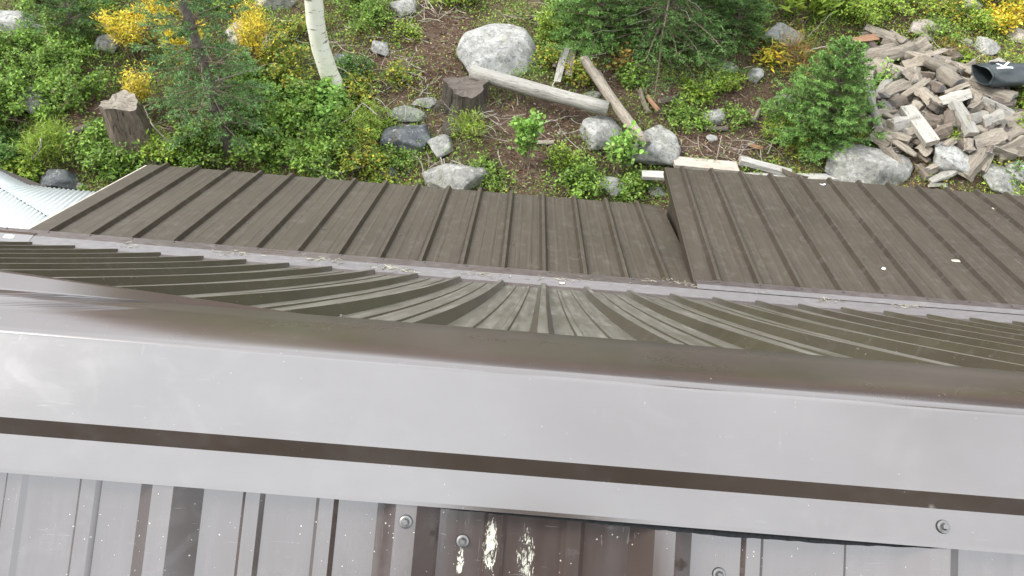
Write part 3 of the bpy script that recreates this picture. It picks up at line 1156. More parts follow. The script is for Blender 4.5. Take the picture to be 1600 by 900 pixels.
# firewood heap, read off piece by piece: x1 y1 x2 y2 width shape material height
G_, P_, T_, B_, O_, D_ = 'wood_grey', 'wood_pale', 'wood_tan', 'wood_brown', 'wood_orange', 'wood_dark'
FW = [
    (1343, 90, 1422, 72, 22, 'round', G_, .34), (1328, 65, 1371, 57, 11, 'wedge', O_, .26), (1352, 42, 1396, 58, 15, 'wedge', G_, .28), (1392, 50, 1416, 65, 10, 'wedge', G_, .32),
    (1418, 82, 1448, 64, 20, 'wedge', G_, .30), (1361, 92, 1358, 131, 15, 'wedge', G_, .32), (1368, 98, 1406, 120, 30, 'half', G_, .34), (1410, 104, 1444, 93, 18, 'wedge', T_, .36),
    (1446, 96, 1494, 115, 15, 'round', G_, .40), (1470, 112, 1498, 133, 21, 'round', G_, .42), (1412, 112, 1432, 128, 19, 'wedge', G_, .40), (1379, 150, 1415, 130, 24, 'half', G_, .36),
    (1408, 152, 1447, 125, 17, 'half', T_, .44), (1430, 114, 1460, 118, 11, 'wedge', B_, .36), (1449, 130, 1472, 139, 16, 'wedge', B_, .38), (1438, 143, 1466, 167, 24, 'half', T_, .46),
    (1468, 160, 1514, 146, 20, 'wedge', P_, .46), (1477, 146, 1513, 131, 12, 'half', G_, .46), (1492, 162, 1519, 210, 19, 'plank', P_, .46), (1513, 129, 1585, 152, 20, 'half', G_, .34),
    (1508, 141, 1534, 156, 15, 'wedge', T_, .36), (1534, 154, 1584, 178, 12, 'wedge', P_, .34), (1548, 158, 1586, 161, 15, 'wedge', D_, .22), (1484, 100, 1505, 112, 14, 'wedge', G_, .34),
    (1504, 109, 1520, 98, 13, 'wedge', T_, .30), (1461, 90, 1483, 95, 11, 'wedge', G_, .30), (1393, 163, 1412, 155, 18, 'round', B_, .40), (1358, 137, 1373, 203, 10, 'round', P_, .44),
    (1416, 168, 1457, 224, 19, 'plank', P_, .48), (1392, 198, 1432, 190, 28, 'wedge', P_, .38), (1414, 210, 1438, 204, 21, 'wedge', G_, .34), (1361, 209, 1388, 226, 20, 'half', T_, .30),
    (1381, 209, 1431, 243, 15, 'half', G_, .34), (1386, 232, 1406, 258, 14, 'wedge', T_, .40), (1486, 176, 1488, 198, 20, 'half', B_, .44), (1458, 210, 1488, 198, 20, 'wedge', B_, .38),
    (1445, 184, 1470, 187, 15, 'half', B_, .36), (1512, 187, 1536, 183, 20, 'wedge', P_, .36), (1516, 171, 1534, 161, 15, 'wedge', G_, .34), (1533, 193, 1565, 181, 26, 'wedge', P_, .32),
    (1519, 223, 1567, 211, 26, 'wedge', G_, .26), (1503, 215, 1521, 236, 12, 'half', B_, .28), (1551, 221, 1509, 275, 22, 'half', T_, .24), (1553, 234, 1533, 267, 13, 'wedge', T_, .14),
    (1558, 238, 1600, 220, 24, 'wedge', T_, .20), (1570, 192, 1603, 181, 22, 'half', G_, .20), (1450, 267, 1488, 249, 13, 'wedge', G_, .12), (1452, 283, 1499, 263, 16, 'half', P_, .14),
    (1434, 259, 1448, 279, 13, 'wedge', B_, .10), (1453, 289, 1480, 290, 8, 'wedge', P_, .06), (1372, 176, 1402, 187, 7, 'round', G_, .34), (1379, 158, 1393, 171, 12, 'wedge', P_, .34),
    (1427, 160, 1441, 169, 13, 'wedge', G_, .36), (1455, 172, 1464, 160, 19, 'round', D_, .50), (1340, 75, 1360, 100, 8, 'wedge', B_, .16), (1380, 60, 1412, 70, 13, 'wedge', G_, .22),
    (1345, 54, 1372, 48, 9, 'wedge', G_, .18), (1346, 178, 1364, 198, 13, 'wedge', B_, .16), (1490, 214, 1505, 236, 10, 'wedge', D_, .18), (1575, 205, 1600, 214, 14, 'wedge', G_, .12),
    (1560, 170, 1600, 175, 13, 'wedge', D_, .14), (1436, 240, 1452, 252, 9, 'wedge', B_, .08), (1575, 128, 1605, 140, 12, 'half', G_, .16), (1400, 78, 1420, 92, 12, 'wedge', B_, .20),
]
r = np.random.default_rng(3)
fill = []
tries = 0
while len(fill) < 125 and tries < 2000:
    tries += 1
    x, y = r.uniform(1348, 1596), r.uniform(72, 236)
    if y < 72 + (x - 1450) * .3:
        continue
    if x < 1375 and y > 130:
        continue
    a = r.uniform(0, math.pi)
    L = r.uniform(28, 54)
    fill.append((x - L / 2 * math.cos(a), y - L / 2 * math.sin(a) * .6, x + L / 2 * math.cos(a), y + L / 2 * math.sin(a) * .6, r.uniform(9, 19),
                 r.choice(['wedge', 'half', 'round', 'wedge']), r.choice([G_, G_, B_, T_, D_, P_]), r.uniform(.08, .42)))
allw = FW + fill
rows = {}
ORD = ["first", "second", "third", "fourth", "fifth", "sixth", "seventh", "eighth", "ninth", "tenth", "eleventh", "twelfth", "thirteenth", "fourteenth",
       "fifteenth", "sixteenth", "seventeenth", "eighteenth", "nineteenth", "twentieth", "twenty-first", "twenty-second", "twenty-third", "twenty-fourth"]
for i, q in enumerate(allw):
    rows.setdefault(int(((q[1] + q[3]) / 2 - 40) // 14), []).append(i)
LAB = {}
TONE = {G_: "grey", P_: "pale", T_: "tan", B_: "brown", O_: "orange", D_: "dark"}
SHP = {'round': "round log", 'half': "half log", 'wedge': "split wedge", 'plank': "squared billet"}
for rw, ids in rows.items():
    ids.sort(key=lambda i: allw[i][0] + allw[i][2])
    for k, i in enumerate(ids):
        q = allw[i]
        LAB[i] = "%s %s, %s from left in the %s row down the woodpile" % (TONE[q[6]], SHP[q[5]], ORD[k], ORD[rw])
for i, (x1, y1, x2, y2, wp, sh, mt, h) in enumerate(allw):
    mid = ((x1 + x2) / 2, (y1 + y2) / 2)
    hb = h * (.55 if i < len(FW) else .45)
    dh = random.uniform(-.04, .04)
    wood_px(x1, y1, x2, y2, wp * 1.12, hb + dh, hb - dh, str(sh), T[str(mt)], T['end' if mt in (T_, P_, O_) else 'end_grey'], "firewood_piece", LAB[i], "firewood",
            "split firewood in the heap", roll=random.uniform(-.7, .7), bend=.02 if i else .12, rough=.19 if sh != 'plank' else .03, seed=i, th=.45)


# stumps
def stump(px, py, r0, r1, h, mat, label, lean=(0, 0), name="tree_stump"):
    p = hit(px, py)
    n, k = 9, 30
    rr = np.random.default_rng(int(px))
    ph = rr.uniform(0, 6, 6)
    mb = MB()
    V = []
    a = np.linspace(0, 2 * np.pi, k, endpoint=False)
    for i in range(n):
        f = i / (n - 1)
        rad = (r0 * (1 - f) + r1 * f) * (1 + .09 * np.sin(3 * a + ph[0]) + .06 * np.sin(5 * a + ph[1]) + .05 * np.sin(9 * a + ph[2] + f) + rr.uniform(-.02, .02, k))
        rad = rad + r0 * .55 * (1 - f) ** 4 * (1 + np.sin(4 * a + ph[3]))
        zz = f * h + (0 if i < n - 1 else .03 * np.sin(2 * a + ph[4]) + rr.uniform(-.012, .012, k))
        V.append(np.stack([rad * np.cos(a) + lean[0] * f, rad * np.sin(a) + lean[1] * f, zz - .1 + 0 * a], 1))
    # top: inner rings, slightly dished
    for q in (.8, .45):
        t = V[n - 1].copy()
        cc = t.mean(0)
        t = cc + (t - cc) * q
        t[:, 2] -= .015 * (1 - q) + rr.uniform(0, .02, k)
        V.append(t)
    V = np.concatenate(V)
    Fa = [[i * k + j, i * k + (j + 1) % k, (i + 1) * k + (j + 1) % k, (i + 1) * k + j] for i in range(n - 1) for j in range(k)]
    mb.add(V, Fa)
    for i in (n - 1, n):
        for j in range(k):
            mb.f.append([i * k + j, i * k + (j + 1) % k, (i + 1) * k + (j + 1) % k, (i + 1) * k + j])
            mb.mi.append(1)
    mb.f.append([(n + 1) * k + j for j in range(k)])
    mb.mi.append(1)
    o = mb.build(name, [mat, M['wood_grey'] if r0 > .26 and h > .5 else M['wood_dark']], None)
    o.location = (p[0], p[1], float(ground_h(p[0], p[1])))
    tag(o, label, "stump", "tree stumps")
    return o


def stump_bark(name, a, b):
    k = NT(name)
    v = k.coord('Object', (9, 9, 1.6))
    c = k.mix(k.ramp(k.noise(v, 2.5, 7, .7, .6), [(.3, 0.0), (.7, 1.0)]), a, b)
    c = k.mix(k.ramp(k.noise(v, 2.2, 5, .7, 1.0), [(.36, 1.0), (.44, 0.0)]), c, (.025, .018, .014))
    k.set(c, .9)
    k.bump(k.noise(v, 3.5, 7, .75), 1, .05)
    return k.m


M['stump_a'] = stump_bark("weathered_stump_wood", (.10, .075, .055), (.25, .20, .15))
M['stump_b'] = stump_bark("rotten_stump_wood", (.05, .04, .032), (.14, .115, .09))
stump(222, 240, .265, .215, .80, M['stump_a'], "tall weathered cut stump with split bark, at the foot of the left spruce", (-.12, .05))
stump(728, 168, .27, .27, .44, M['stump_b'], "low dark rotting stump at the left end of the long pale log")

# ------------------------------------------------------------------ plants
GREEN = np.array([.085, .17, .030])
PAL = {
    'forest': [(.030, .042, .020), (.045, .055, .026), (.04, .04, .024)],
    'green': [(.17, .30, .05), (.23, .37, .07), (.12, .22, .045)],
    'dark': [(.10, .21, .05), (.14, .26, .065), (.07, .15, .04)],
    'lime': [(.25, .38, .05), (.32, .43, .07), (.19, .31, .05)],
    'yellow': [(.68, .58, .06), (.60, .54, .07), (.72, .50, .04), (.45, .48, .06)],
    'mixed': [(.22, .33, .05), (.46, .40, .06), (.14, .24, .04)],
    'autumn': [(.40, .29, .06), (.30, .15, .06), (.16, .18, .05)],
    'aspen': [(.22, .40, .09), (.27, .46, .12), (.17, .32, .07)],
    'needle': [(.085, .17, .05), (.12, .22, .065), (.065, .135, .045)],
    'bluish': [(.11, .21, .075), (.16, .29, .12), (.08, .16, .055)],
    'newtip': [(.14, .27, .075), (.10, .21, .06), (.19, .33, .09)],
}


def palc(kind, n, r=RNG):
    p = np.array(PAL[kind])
    c = p[r.integers(0, len(p), n)]
    return c * np.array([1.16, 1.08, 1.0]) * r.uniform(.7, 1.35, (n, 1)) * r.uniform(.92, 1.08, (n, 3))


def rand_in_dome(n, r, rad, h, power=.45):
    a = r.uniform(0, 2 * np.pi, n)
    q = r.uniform(0, 1, n) ** power
    el = np.arccos(r.uniform(0.0, 1, n))
    return np.stack([q * rad * np.sin(el) * np.cos(a), q * rad * np.sin(el) * np.sin(a), q * h * np.cos(el) + .03], 1)


def shrub(px, py, wpx, h, pal, label, leafn=900, leaf=.035, ratio=.6, rnd=True, stems=18, name="shrub", cat="shrub", group="shrubs and bushes on the slope", upright=0.0, twigs=True):
    seed = int(px * 3 + py * 17)
    r = np.random.default_rng(abs(seed))
    p = hit(px, py)
    _, _, zc = project(p)
    rad = wpx * zc / F / 2 * 1.3
    h = h * 1.1
    leaf = leaf * 1.2
    leafn = int(leafn * (2.0 if pal == "yellow" else 2.0))
    loc = np.array([p[0], p[1], float(ground_h(p[0], p[1])) - .02])
    root = empty(name, loc)
    tag(root, label, cat, group)
    st, lf = MB(), MB()
    tips = rand_in_dome(stems, r, rad, h, .3)
    if upright:
        tips[:, 2] = h * r.uniform(.6, 1.0, stems)
        tips[:, :2] *= (1 - upright * .4)
    anchors = []
    for tpt in tips:
        b = np.array([r.normal() * rad * .15, r.normal() * rad * .15, 0])
        t = np.linspace(0, 1, 6)[:, None]
        mid = b + (tpt - b) * t + np.array([0, 0, h * .25]) * (np.sin(t * np.pi)) * .5 + r.normal(size=(6, 3)) * rad * .03 * t
        st.tube(mid, np.linspace(.006, .002, 6) * (1 + rad), 4, None, False)
        for q in range(7):
            f = r.uniform(.35, 1.0)
            i = int(f * 4.99)
            a0 = mid[i] + (mid[i + 1] - mid[i]) * (f * 5 - i)
            dv = norm(r.normal(size=3) + np.array([0, 0, .4 + upright]))
            Lq = rad * r.uniform(.15, .38)
            if twigs:
                st.tube(np.array([a0, a0 + dv * Lq * .5 + r.normal(size=3) * .01, a0 + dv * Lq]), [.0028, .002, .0012], 3, None, False)
            anchors.append((a0, dv, Lq))
    n = leafn
    ai = r.integers(0, len(anchors), n)
    A0 = np.array([a[0] for a in anchors])[ai]
    DV = np.array([a[1] for a in anchors])[ai]
    LQ = np.array([a[2] for a in anchors])[ai]
    f = r.uniform(.1, 1.1, n)
    pos = A0 + DV * (LQ * f)[:, None] + r.normal(size=(n, 3)) * leaf * .7
    pos[:, 2] = np.maximum(pos[:, 2], .02)
    dr = DV * .5 + r.normal(size=(n, 3)) * .7 + np.array([0, 0, .0 + upright * .8])
    dr[:, 2] = dr[:, 2] * .6
    clump = r.uniform(.75, 1.25, len(anchors))[ai]
    lf.leaves(pos, dr, leaf * r.uniform(.6, 1.3, n), ratio, palc(pal, n, r) * clump[:, None], rnd)
    lf.build("foliage", M['leaf'], root)
    st.build("stem", M['twig'], root)
    return root


def conifer(base, h, rad, label, pal='needle', whorls=16, per=9, clumps=10, needles=26, nl=.028, name="spruce_tree", cat="spruce", lean=(0, 0), start=.06, droop=-.1, group=None, trunk_r=None, power=.85, dead=0, seed=1, density=1.0):
    r = np.random.default_rng(seed)
    root = empty(name, base)
    tag(root, label, cat, group)
    tr, fl, bd = MB(), MB(), MB()
    tr_r = trunk_r or h * .022
    t = np.linspace(0, 1, 10)
    P = np.stack([lean[0] * t, lean[1] * t, h * t - .1], 1)
    tr.tube(P, tr_r * (1 - .9 * t) + .003, 9, None, True, .06)
    pos, dr, sz, cc = [], [], [], []
    for wv in range(whorls):
        f = start + (1 - start) * (wv + r.uniform(-.3, .3)) / whorls
        f = float(np.clip(f, start, .985))
        c = np.array([lean[0] * f, lean[1] * f, h * f - .1])
        Rb = rad * (1 - f) ** power + .04 * rad
        nb = max(4, int(per * (0.5 + .7 * (1 - f))))
        a0 = r.uniform(0, 6.28)
        for b in range(nb):
            a = a0 + 6.283 * b / nb + r.uniform(-.3, .3)
            L = Rb * r.uniform(.65, 1.12)
            rise = .55 * f + .12 + r.uniform(-.1, .1)
            q = np.linspace(0, 1, 6)
            hor = np.array([math.cos(a), math.sin(a), 0])
            B = c + hor * (L * q)[:, None] + np.array([0, 0, 1.0]) * (L * (rise * q + droop * q ** 2 * (1 - f)))[:, None]
            bd.tube(B, np.linspace(.011, .002, 6) * (L / .8 + .25), 4, None, False)
            side = np.array([-math.sin(a), math.cos(a), 0])
            nt_ = int(clumps * (L / rad + .25) * density)
            for k in range(nt_):
                fq = r.uniform(.1, 1.0) ** .8
                i = min(4, int(fq * 5))
                o = B[i] + (B[i + 1] - B[i]) * (fq * 5 - i)
                td = norm(hor * r.uniform(.4, 1.1) + side * r.choice([-1, 1]) * r.uniform(.3, 1.0) + np.array([0, 0, r.uniform(-.15, .3)]))
                TL = L * r.uniform(.14, .30) * (1.25 - fq * .5)
                m = needles
                g = r.uniform(0, 1, m)
                pp = o + td * (TL * g)[:, None]
                dd = td + r.normal(size=(m, 3)) * .65 + np.array([0, 0, .25])
                pos.append(pp)
                dr.append(dd)
                sz.append(nl * r.uniform(.7, 1.25, m))
                tone = r.uniform(.7, 1.3) * (1 + .3 * (fq > .8))
                cc.append(palc(pal, m, r) * tone)
    fl.leaves(np.concatenate(pos), np.concatenate(dr), np.concatenate(sz), .26, np.concatenate(cc), False, .1)
    dd_ = MB()
    for k in range(dead):
        a = r.uniform(0, 6.28)
        f = r.uniform(.05, .3)
        L = rad * r.uniform(.5, 1.0)
        q = np.linspace(0, 1, 7)[:, None]
        B = np.array([0, 0, h * f]) + np.array([math.cos(a), math.sin(a), .15]) * L * q + r.normal(size=(7, 3)) * .02 * q
        dd_.tube(B, np.linspace(.008, .002, 7), 4, None, False)
    tr.build("trunk", M['bark'], root)
    bd.build("branches", M['twig'], root)
    if dead:
        dd_.build("dead_branches", M['deadtwig'], root)
    fl.build("crown", M['needle'], root)
    return root


# little spruce beside the woodpile
p = hit(1276, 214)
conifer(p, 1.5, .74, "little dense green spruce growing left of the woodpile", 'newtip', 20, 13, 24, 28, .032, seed=4, start=.04, droop=0, power=.75)
# left spruce with visible trunk, runs out of the top of the view
p = hit(360, 236)
conifer(p, 4.3, .76, "tall bluish spruce with a bare grey lower trunk, right of the big stump", 'bluish', 22, 9, 17, 26, .034, seed=8, lean=(-.35, 0), start=.12, droop=-.3, power=.5, trunk_r=.085, dead=10)
# broad fir, top centre right
p = hit(1032, 62)
conifer(p, 3.6, 1.45, "broad dark fir with bare dead lower branches, above the leaning log", 'needle', 22, 12, 20, 26, .038, name="fir_tree", cat="fir", seed=12, start=.03, droop=-.3, power=.8, dead=18, trunk_r=.07, density=1.25)
p = hit(930, 56)
conifer(p, 1.3, .75, "low bushy fir touching the top of the pale splintered board", 'newtip', 12, 11, 20, 26, .034, name="fir_tree", cat="fir", seed=15, start=.04, droop=-.1)
p = hit(1145, 62)
conifer(p, 1.2, .62, "small loose fir right of the broad fir", 'needle', 10, 9, 18, 22, .034, name="fir_tree", cat="fir", seed=16, start=.04)
p = hit(1578, 284)
conifer(p, .42, .20, "tiny seedling fir on the stones at the right end of the eave", 'newtip', 8, 7, 6, 14, .026, name="seedling", cat="seedling", seed=21, start=.05)
p = hit(120, 60)
conifer(p, 1.2, .6, "small dark fir behind the pale slab of rock", 'needle', 10, 9, 18, 20, .034, name="fir_tree", cat="fir", seed=25, start=.05)

# aspen
asp = hit(533, 152)
az = float(ground_h(asp[0], asp[1]))
root = empty("aspen_tree", (asp[0], asp[1], az))
tag(root, "white-barked aspen whose curved bare trunk rises out of the top of the view", "aspen")
trunk_px = [(533, 152, 0), (524, 138, .12), (513, 112, .32), (501, 76, .58), (493, 36, .86), (490, 0, 1.12)]
bp = on_plane(533, 152, asp, np.array([0, 1.0, 0]))
pts = []
for (a, b, _) in trunk_px:
    q = on_plane(a, b, asp, np.array([0, 1.0, 0])) - np.array([asp[0], asp[1], az])
    pts.append(q)
pts = np.array(pts)
pts[0, 2] = -.08
last = pts[-1]
dirn = norm(pts[-1] - pts[-2])
for k in range(1, 9):
    pts = np.vstack([pts, last + np.array([-.02 * k, .01 * k, .62 * k])])
rad_ = np.concatenate([[.165, .14, .125, .120, .117, .115], np.linspace(.11, .03, 8)])
mb = MB()
mb.tube(pts, rad_, 18, None, True, .02)
mb.build("trunk", M['aspen'], root, True)
lf, st = MB(), MB()
r = np.random.default_rng(44)
for k in range(40):
    f = r.integers(8, 14)
    a = r.uniform(0, 6.28)
    L = r.uniform(.5, 1.3)
    o = pts[f]
    e = o + np.array([math.cos(a), math.sin(a), r.uniform(.1, .6)]) * L
    st.tube(np.array([o, (o + e) / 2 + [0, 0, .05], e]), [.02, .01, .004], 5, None, False)
    n = 90
    pos = o + (e - o) * r.uniform(.3, 1.05, (n, 1)) + r.normal(size=(n, 3)) * .13
    lf.leaves(pos, r.normal(size=(n, 3)) - np.array([0, 0, .5]), r.uniform(.04, .06, n), .9, palc('aspen', n, r), True)
st.build("branches", M['deadtwig'], root)
lf.build("crown", M['leaf'], root)

# shrubs: x y width height palette label leaves leafsize ratio round
S = shrub
S(20, 108, 120, .55, 'green', "mid-green bush at the left edge, below the top left boulder", 2600, .034)
S(95, 92, 110, .50, 'green', "mid-green bush between the left edge and the pale slab", 2300, .032)
S(30, 185, 120, .55, 'green', "leafy green bush at the left edge above the curved bare stick", 2600, .036)
S(118, 158, 110, .50, 'green', "leafy green bush left of the big stump", 2100, .036)
S(20, 245, 90, .30, 'dark', "dark low bush at the left edge just above the white roof", 1500, .034)
S(85, 245, 90, .30, 'lime', "lime grassy tussock above the black-speckled rock", 1700, .07, .10, False, upright=.8)
S(38, 276, 50, .22, 'lime', "small yellow-green plant at the white roof's upper edge", 420, .045)
S(160, 232, 90, .34, 'green', "fresh green low plant in front of the big stump's left side", 1300, .036)
S(190, 262, 90, .28, 'green', "light green long-leaved plant at the top corner of the slanted roof edge", 950, .065, .3)
S(145, 20, 100, .4, 'green', "green bush at the top edge above the pale slab", 1900, .034)
S(60, 5, 90, .4, 'green', "green bush at the top edge above the left boulder", 1600, .034)
S(208, 92, 84, .62, 'yellow', "bright yellow willow left of the tall spruce", 1500, .045, .25, False, upright=.6)
S(225, 176, 50, .55, 'yellow', "small yellow willow hanging over the big stump", 700, .042, .25, False, upright=.5)
S(262, 60, 90, .6, 'yellow', "yellow and green willow at the top edge behind the spruce", 1400, .042, .3, False, upright=.6)
S(300, 130, 70, .9, 'yellow', "golden willow behind the tall spruce", 2300, .045, .24, False, upright=.7)
S(400, 112, 90, .8, 'yellow', "golden willow growing in front of the pinkish boulders", 1700, .045, .22, False, upright=.8)
S(345, 6, 60, .5, 'lime', "lime bush at the top edge between the willows", 900, .04)
S(440, 128, 90, .50, 'mixed', "yellow-flecked bush left of the aspen foot", 1500, .034)
S(395, 150, 80, .5, 'green', "green bush between the spruce and the aspen", 1500, .034)
S(385, 215, 110, .62, 'green', "full green bush under the spruce's right side", 2000, .038)
S(450, 190, 110, .62, 'green', "full green round-leaved bush below the aspen", 2200, .042)
S(425, 247, 115, .52, 'green', "full green bush at the eave right of the spruce", 2100, .040)
S(500, 190, 90, .52, 'aspen', "bright round-leaved bush at the foot of the aspen", 1500, .046, .85)
S(500, 250, 105, .46, 'green', "mid-green bush at the eave below the aspen", 1700, .036)
S(562, 214, 90, .42, 'lime', "bright lime feathery plant right of the aspen foot", 2400, .032, .35, False)
S(562, 262, 95, .38, 'mixed', "yellow-green low plants at the eave left of the dark wet stone", 1300, .032)
S(312, 250, 95, .50, 'green', "green bush at the eave below the spruce", 1500, .036)
S(258, 252, 80, .46, 'lime', "lime plant at the eave between stump and spruce", 950, .036)
S(555, 120, 70, .35, 'dark', "dark green low bush right of the aspen trunk", 1100, .03)
S(565, 150, 80, .34, 'mixed', "yellow-flecked herbs right of the aspen foot", 1100, .032)
S(575, 40, 80, .35, 'green', "green low bush above the pale stone right of the aspen", 1200, .03)
S(560, 5, 60, .3, 'green', "green bush at the top edge right of the aspen", 800, .03)
S(470, 60, 60, .4, 'mixed', "thin yellowish bush behind the aspen trunk", 700, .032)
S(625, 130, 60, .24, 'mixed', "yellow-green herbs between the pale stones", 600, .03)
S(640, 60, 50, .2, 'lime', "small lime herb on the bare red earth's left side", 350, .03)
S(620, 255, 70, .24, 'green', "green herbs between the dark wet stone and the mottled boulder", 700, .03)
S(735, 215, 60, .22, 'lime', "grassy yellow-green tuft above the mottled boulder", 600, .06, .12, False, upright=.6)
S(716, 6, 70, .3, 'lime', "lime bush at the top edge left of the largest boulder", 800, .034)
S(860, 60, 60, .35, 'lime', "lime bush right of the largest boulder", 1000, .032)
S(900, 20, 90, .45, 'green', "green bush at the top edge left of the broad fir", 1600, .034)
S(856, 100, 45, .28, 'mixed', "yellowish herbs between the largest boulder and the pale board", 450, .032)
S(905, 130, 55, .28, 'mixed', "yellow and green herbs between the board and the leaning log", 550, .034)
S(985, 128, 40, .26, 'green', "fresh green plant right of the leaning log", 380, .04)
S(968, 112, 26, .30, 'autumn', "small orange-leaved plant under the broad fir", 200, .045)
S(820, 262, 60, .72, 'aspen', "slender bright green sapling standing in the bare earth below the pale log", 330, .048, .9, True, 9, "sapling", "sapling", upright=.8)
S(962, 272, 56, .60, 'aspen', "leafy bright sapling in front of the two boulders", 260, .05, .9, True, 10, "sapling", "sapling", upright=.6)
S(905, 290, 90, .28, 'green', "green herbs at the eave below the leafy sapling", 900, .036)
S(985, 302, 60, .25, 'green', "green herbs at the eave left of the roof step", 600, .036)
S(770, 280, 70, .2, 'green', "low herbs at the eave right of the mottled boulder", 500, .034)
S(880, 255, 60, .22, 'lime', "pale green herbs between the two saplings", 420, .036)
S(1062, 185, 60, .22, 'green', "bright green herbs above the broad grey boulder", 650, .034)
S(1090, 150, 60, .24, 'lime', "bright green herbs left of the round grey stone", 650, .036)
S(1130, 132, 60, .25, 'lime', "lime herbs below the mossy stone", 650, .034)
S(1095, 200, 30, .16, 'green', "small green herb beside the round grey stone", 200, .034)
S(1150, 190, 50, .18, 'green', "sparse green herb right of the round grey stone", 300, .034)
S(1165, 30, 80, .35, 'green', "green bush left of the moss-edged boulder", 1200, .034)
S(1130, 5, 80, .4, 'green', "green bush at the top edge right of the broad fir", 1100, .034)
S(1248, 40, 80, .7, 'lime', "yellowing lily clump with long leaves above the little spruce", 420, .15, .22, False, 16, "lily_plant", "lily", upright=.9)
S(1240, 100, 50, .25, 'autumn', "dried brown stalks at the foot of the lily clump", 260, .14, .06, False, 10, "lily_plant", "lily", upright=.2)
S(1205, 95, 40, .24, 'yellow', "yellow long leaves under the moss-edged boulder", 110, .10, .24, False)
S(1215, 215, 60, .30, 'lime', "lime plant at the left foot of the little spruce", 900, .03, .4)
S(1260, 232, 70, .28, 'mixed', "yellow-green plant between spruce and large boulder", 950, .032)
S(1330, 215, 50, .2, 'mixed', "yellow-green sprigs below the little spruce's right side", 400, .03)
S(1290, 12, 90, .40, 'lime', "lime bush at the top edge behind the lily clump", 1300, .036)
S(1345, 30, 80, .35, 'lime', "lime bush just above the woodpile's left end", 1200, .034)
S(1400, 8, 90, .38, 'lime', "bright lime bush at the top edge above the woodpile", 1400, .034)
S(1465, 60, 60, .24, 'green', "green sprig behind the middle of the woodpile", 420, .036)
S(1480, 25, 80, .3, 'mixed', "yellow-green bush behind the brownish boulder", 1000, .034)
S(1515, 35, 70, .3, 'lime', "bright lime plant above the narrow upright stone", 850, .036)
S(1560, 45, 60, .42, 'yellow', "bright yellow plant above the dark rolled bag", 850, .038)
S(1540, 6, 80, .38, 'mixed', "green and yellow bush at the top edge near the right corner", 1100, .034)
S(1596, 14, 60, .38, 'yellow', "yellow plant in the top right corner", 600, .036)
S(1480, 76, 50, .14, 'autumn', "brown dry stalks behind the woodpile", 420, .05, .12, False)
S(1500, 96, 26, .22, 'lime', "small green seedling left of the rolled bag's mouth", 110, .05, .5)
S(1597, 168, 30, .36, 'lime', "lime sprig at the right edge below the bag", 320, .036)
S(1592, 208, 34, .32, 'lime', "lime sprig at the right edge above the tan wedges", 300, .034)
S(1484, 226, 22, .34, 'lime', "small lime seedling on the round pale boulder", 90, .036)
S(1376, 140, 22, .46, 'aspen', "bright little plant in the left of the woodpile", 80, .05, .5)
S(1430, 222, 22, .16, 'green', "small green plant under the pale billet", 90, .036)
S(1575, 296, 40, .15, 'lime', "low yellow-green sprigs at the eave near the seedling fir", 200, .03)

# ------------------------------------------------------------------ ground cover and litter (uncountable)
N = 520000
xs = RNG.uniform(-8.5, 9, N)
ys = RNG.uniform(6.8, 13.5, N)
zs = ground_h(xs, ys)
ppx, ppy, _ = project(np.stack([xs, ys, zs], 1))
inb = (ppx > -60) & (ppx < 1660) & (ppy > -50) & (ppy < 330)
xs, ys, zs, ppx, ppy = xs[inb], ys[inb], zs[inb], ppx[inb], ppy[inb]


def blob(cx, cy, rx, ry):
    return np.exp(-(((ppx - cx) / rx) ** 2 + ((ppy - cy) / ry) ** 2))


bare = np.zeros(len(xs))
for b in ((690, 55, 55, 60), (740, 195, 90, 45), (850, 190, 110, 50), (800, 262, 90, 40), (1120, 215, 110, 45), (1165, 165, 60, 40), (1040, 155, 60, 25), (1110, 240, 150, 20),
          (1460, 180, 120, 110), (140, 180, 50, 30), (60, 90, 30, 20), (960, 130, 60, 30), (590, 130, 40, 50), (880, 265, 60, 30), (700, 120, 60, 30)):
    bare = np.maximum(bare, blob(*b))
patch = .5 + .5 * np.sin(xs * 5.1 + 1.7 * np.sin(ys * 4.3)) * np.sin(ys * 6.2 + 1.3 * np.sin(xs * 3.7))
dens = np.clip(1 - 1.2 * bare, .06, 1) * (.4 + .6 * patch)
keep = RNG.uniform(0, 1, len(xs)) < dens * .75
X_, Y_, Z_, PX, PY = xs[keep], ys[keep], zs[keep], ppx[keep], ppy[keep]
n = len(X_)
warm = np.clip((PX - 1150) / 300, 0, 1) * .6 + np.exp(-((PX - 600) / 120) ** 2) * .35 + .12
c1, c2, c3 = palc('green', n), palc('lime', n), palc('mixed', n)
u = RNG.uniform(0, 1, n)
cc = np.where((u < warm * .5)[:, None], c3, np.where((u < warm)[:, None], c2, c1))
cov = MB()
k = RNG.uniform(0, 1, n) < .55
pos = np.stack([X_, Y_, Z_ + RNG.uniform(.0, .13, n) * (.3 + patch[keep])], 1)
dr = RNG.normal(size=(n, 3)) * np.array([1, 1, .35]) + np.array([0, 0, .15])
cov.leaves(pos[k], dr[k], RNG.uniform(.018, .040, k.sum()), .65, cc[k], True)
dg = dr.copy()
dg[:, 2] = np.abs(dg[:, 2]) + .9
cov.leaves(pos[~k] * np.array([1, 1, 1]) - np.array([0, 0, .02]), dg[~k], RNG.uniform(.03, .09, (~k).sum()), .13, cc[~k], False)
tag(cov.build("ground_cover", M['leaf']), "low mixed green herbs and grass carpeting the slope", kind='stuff')

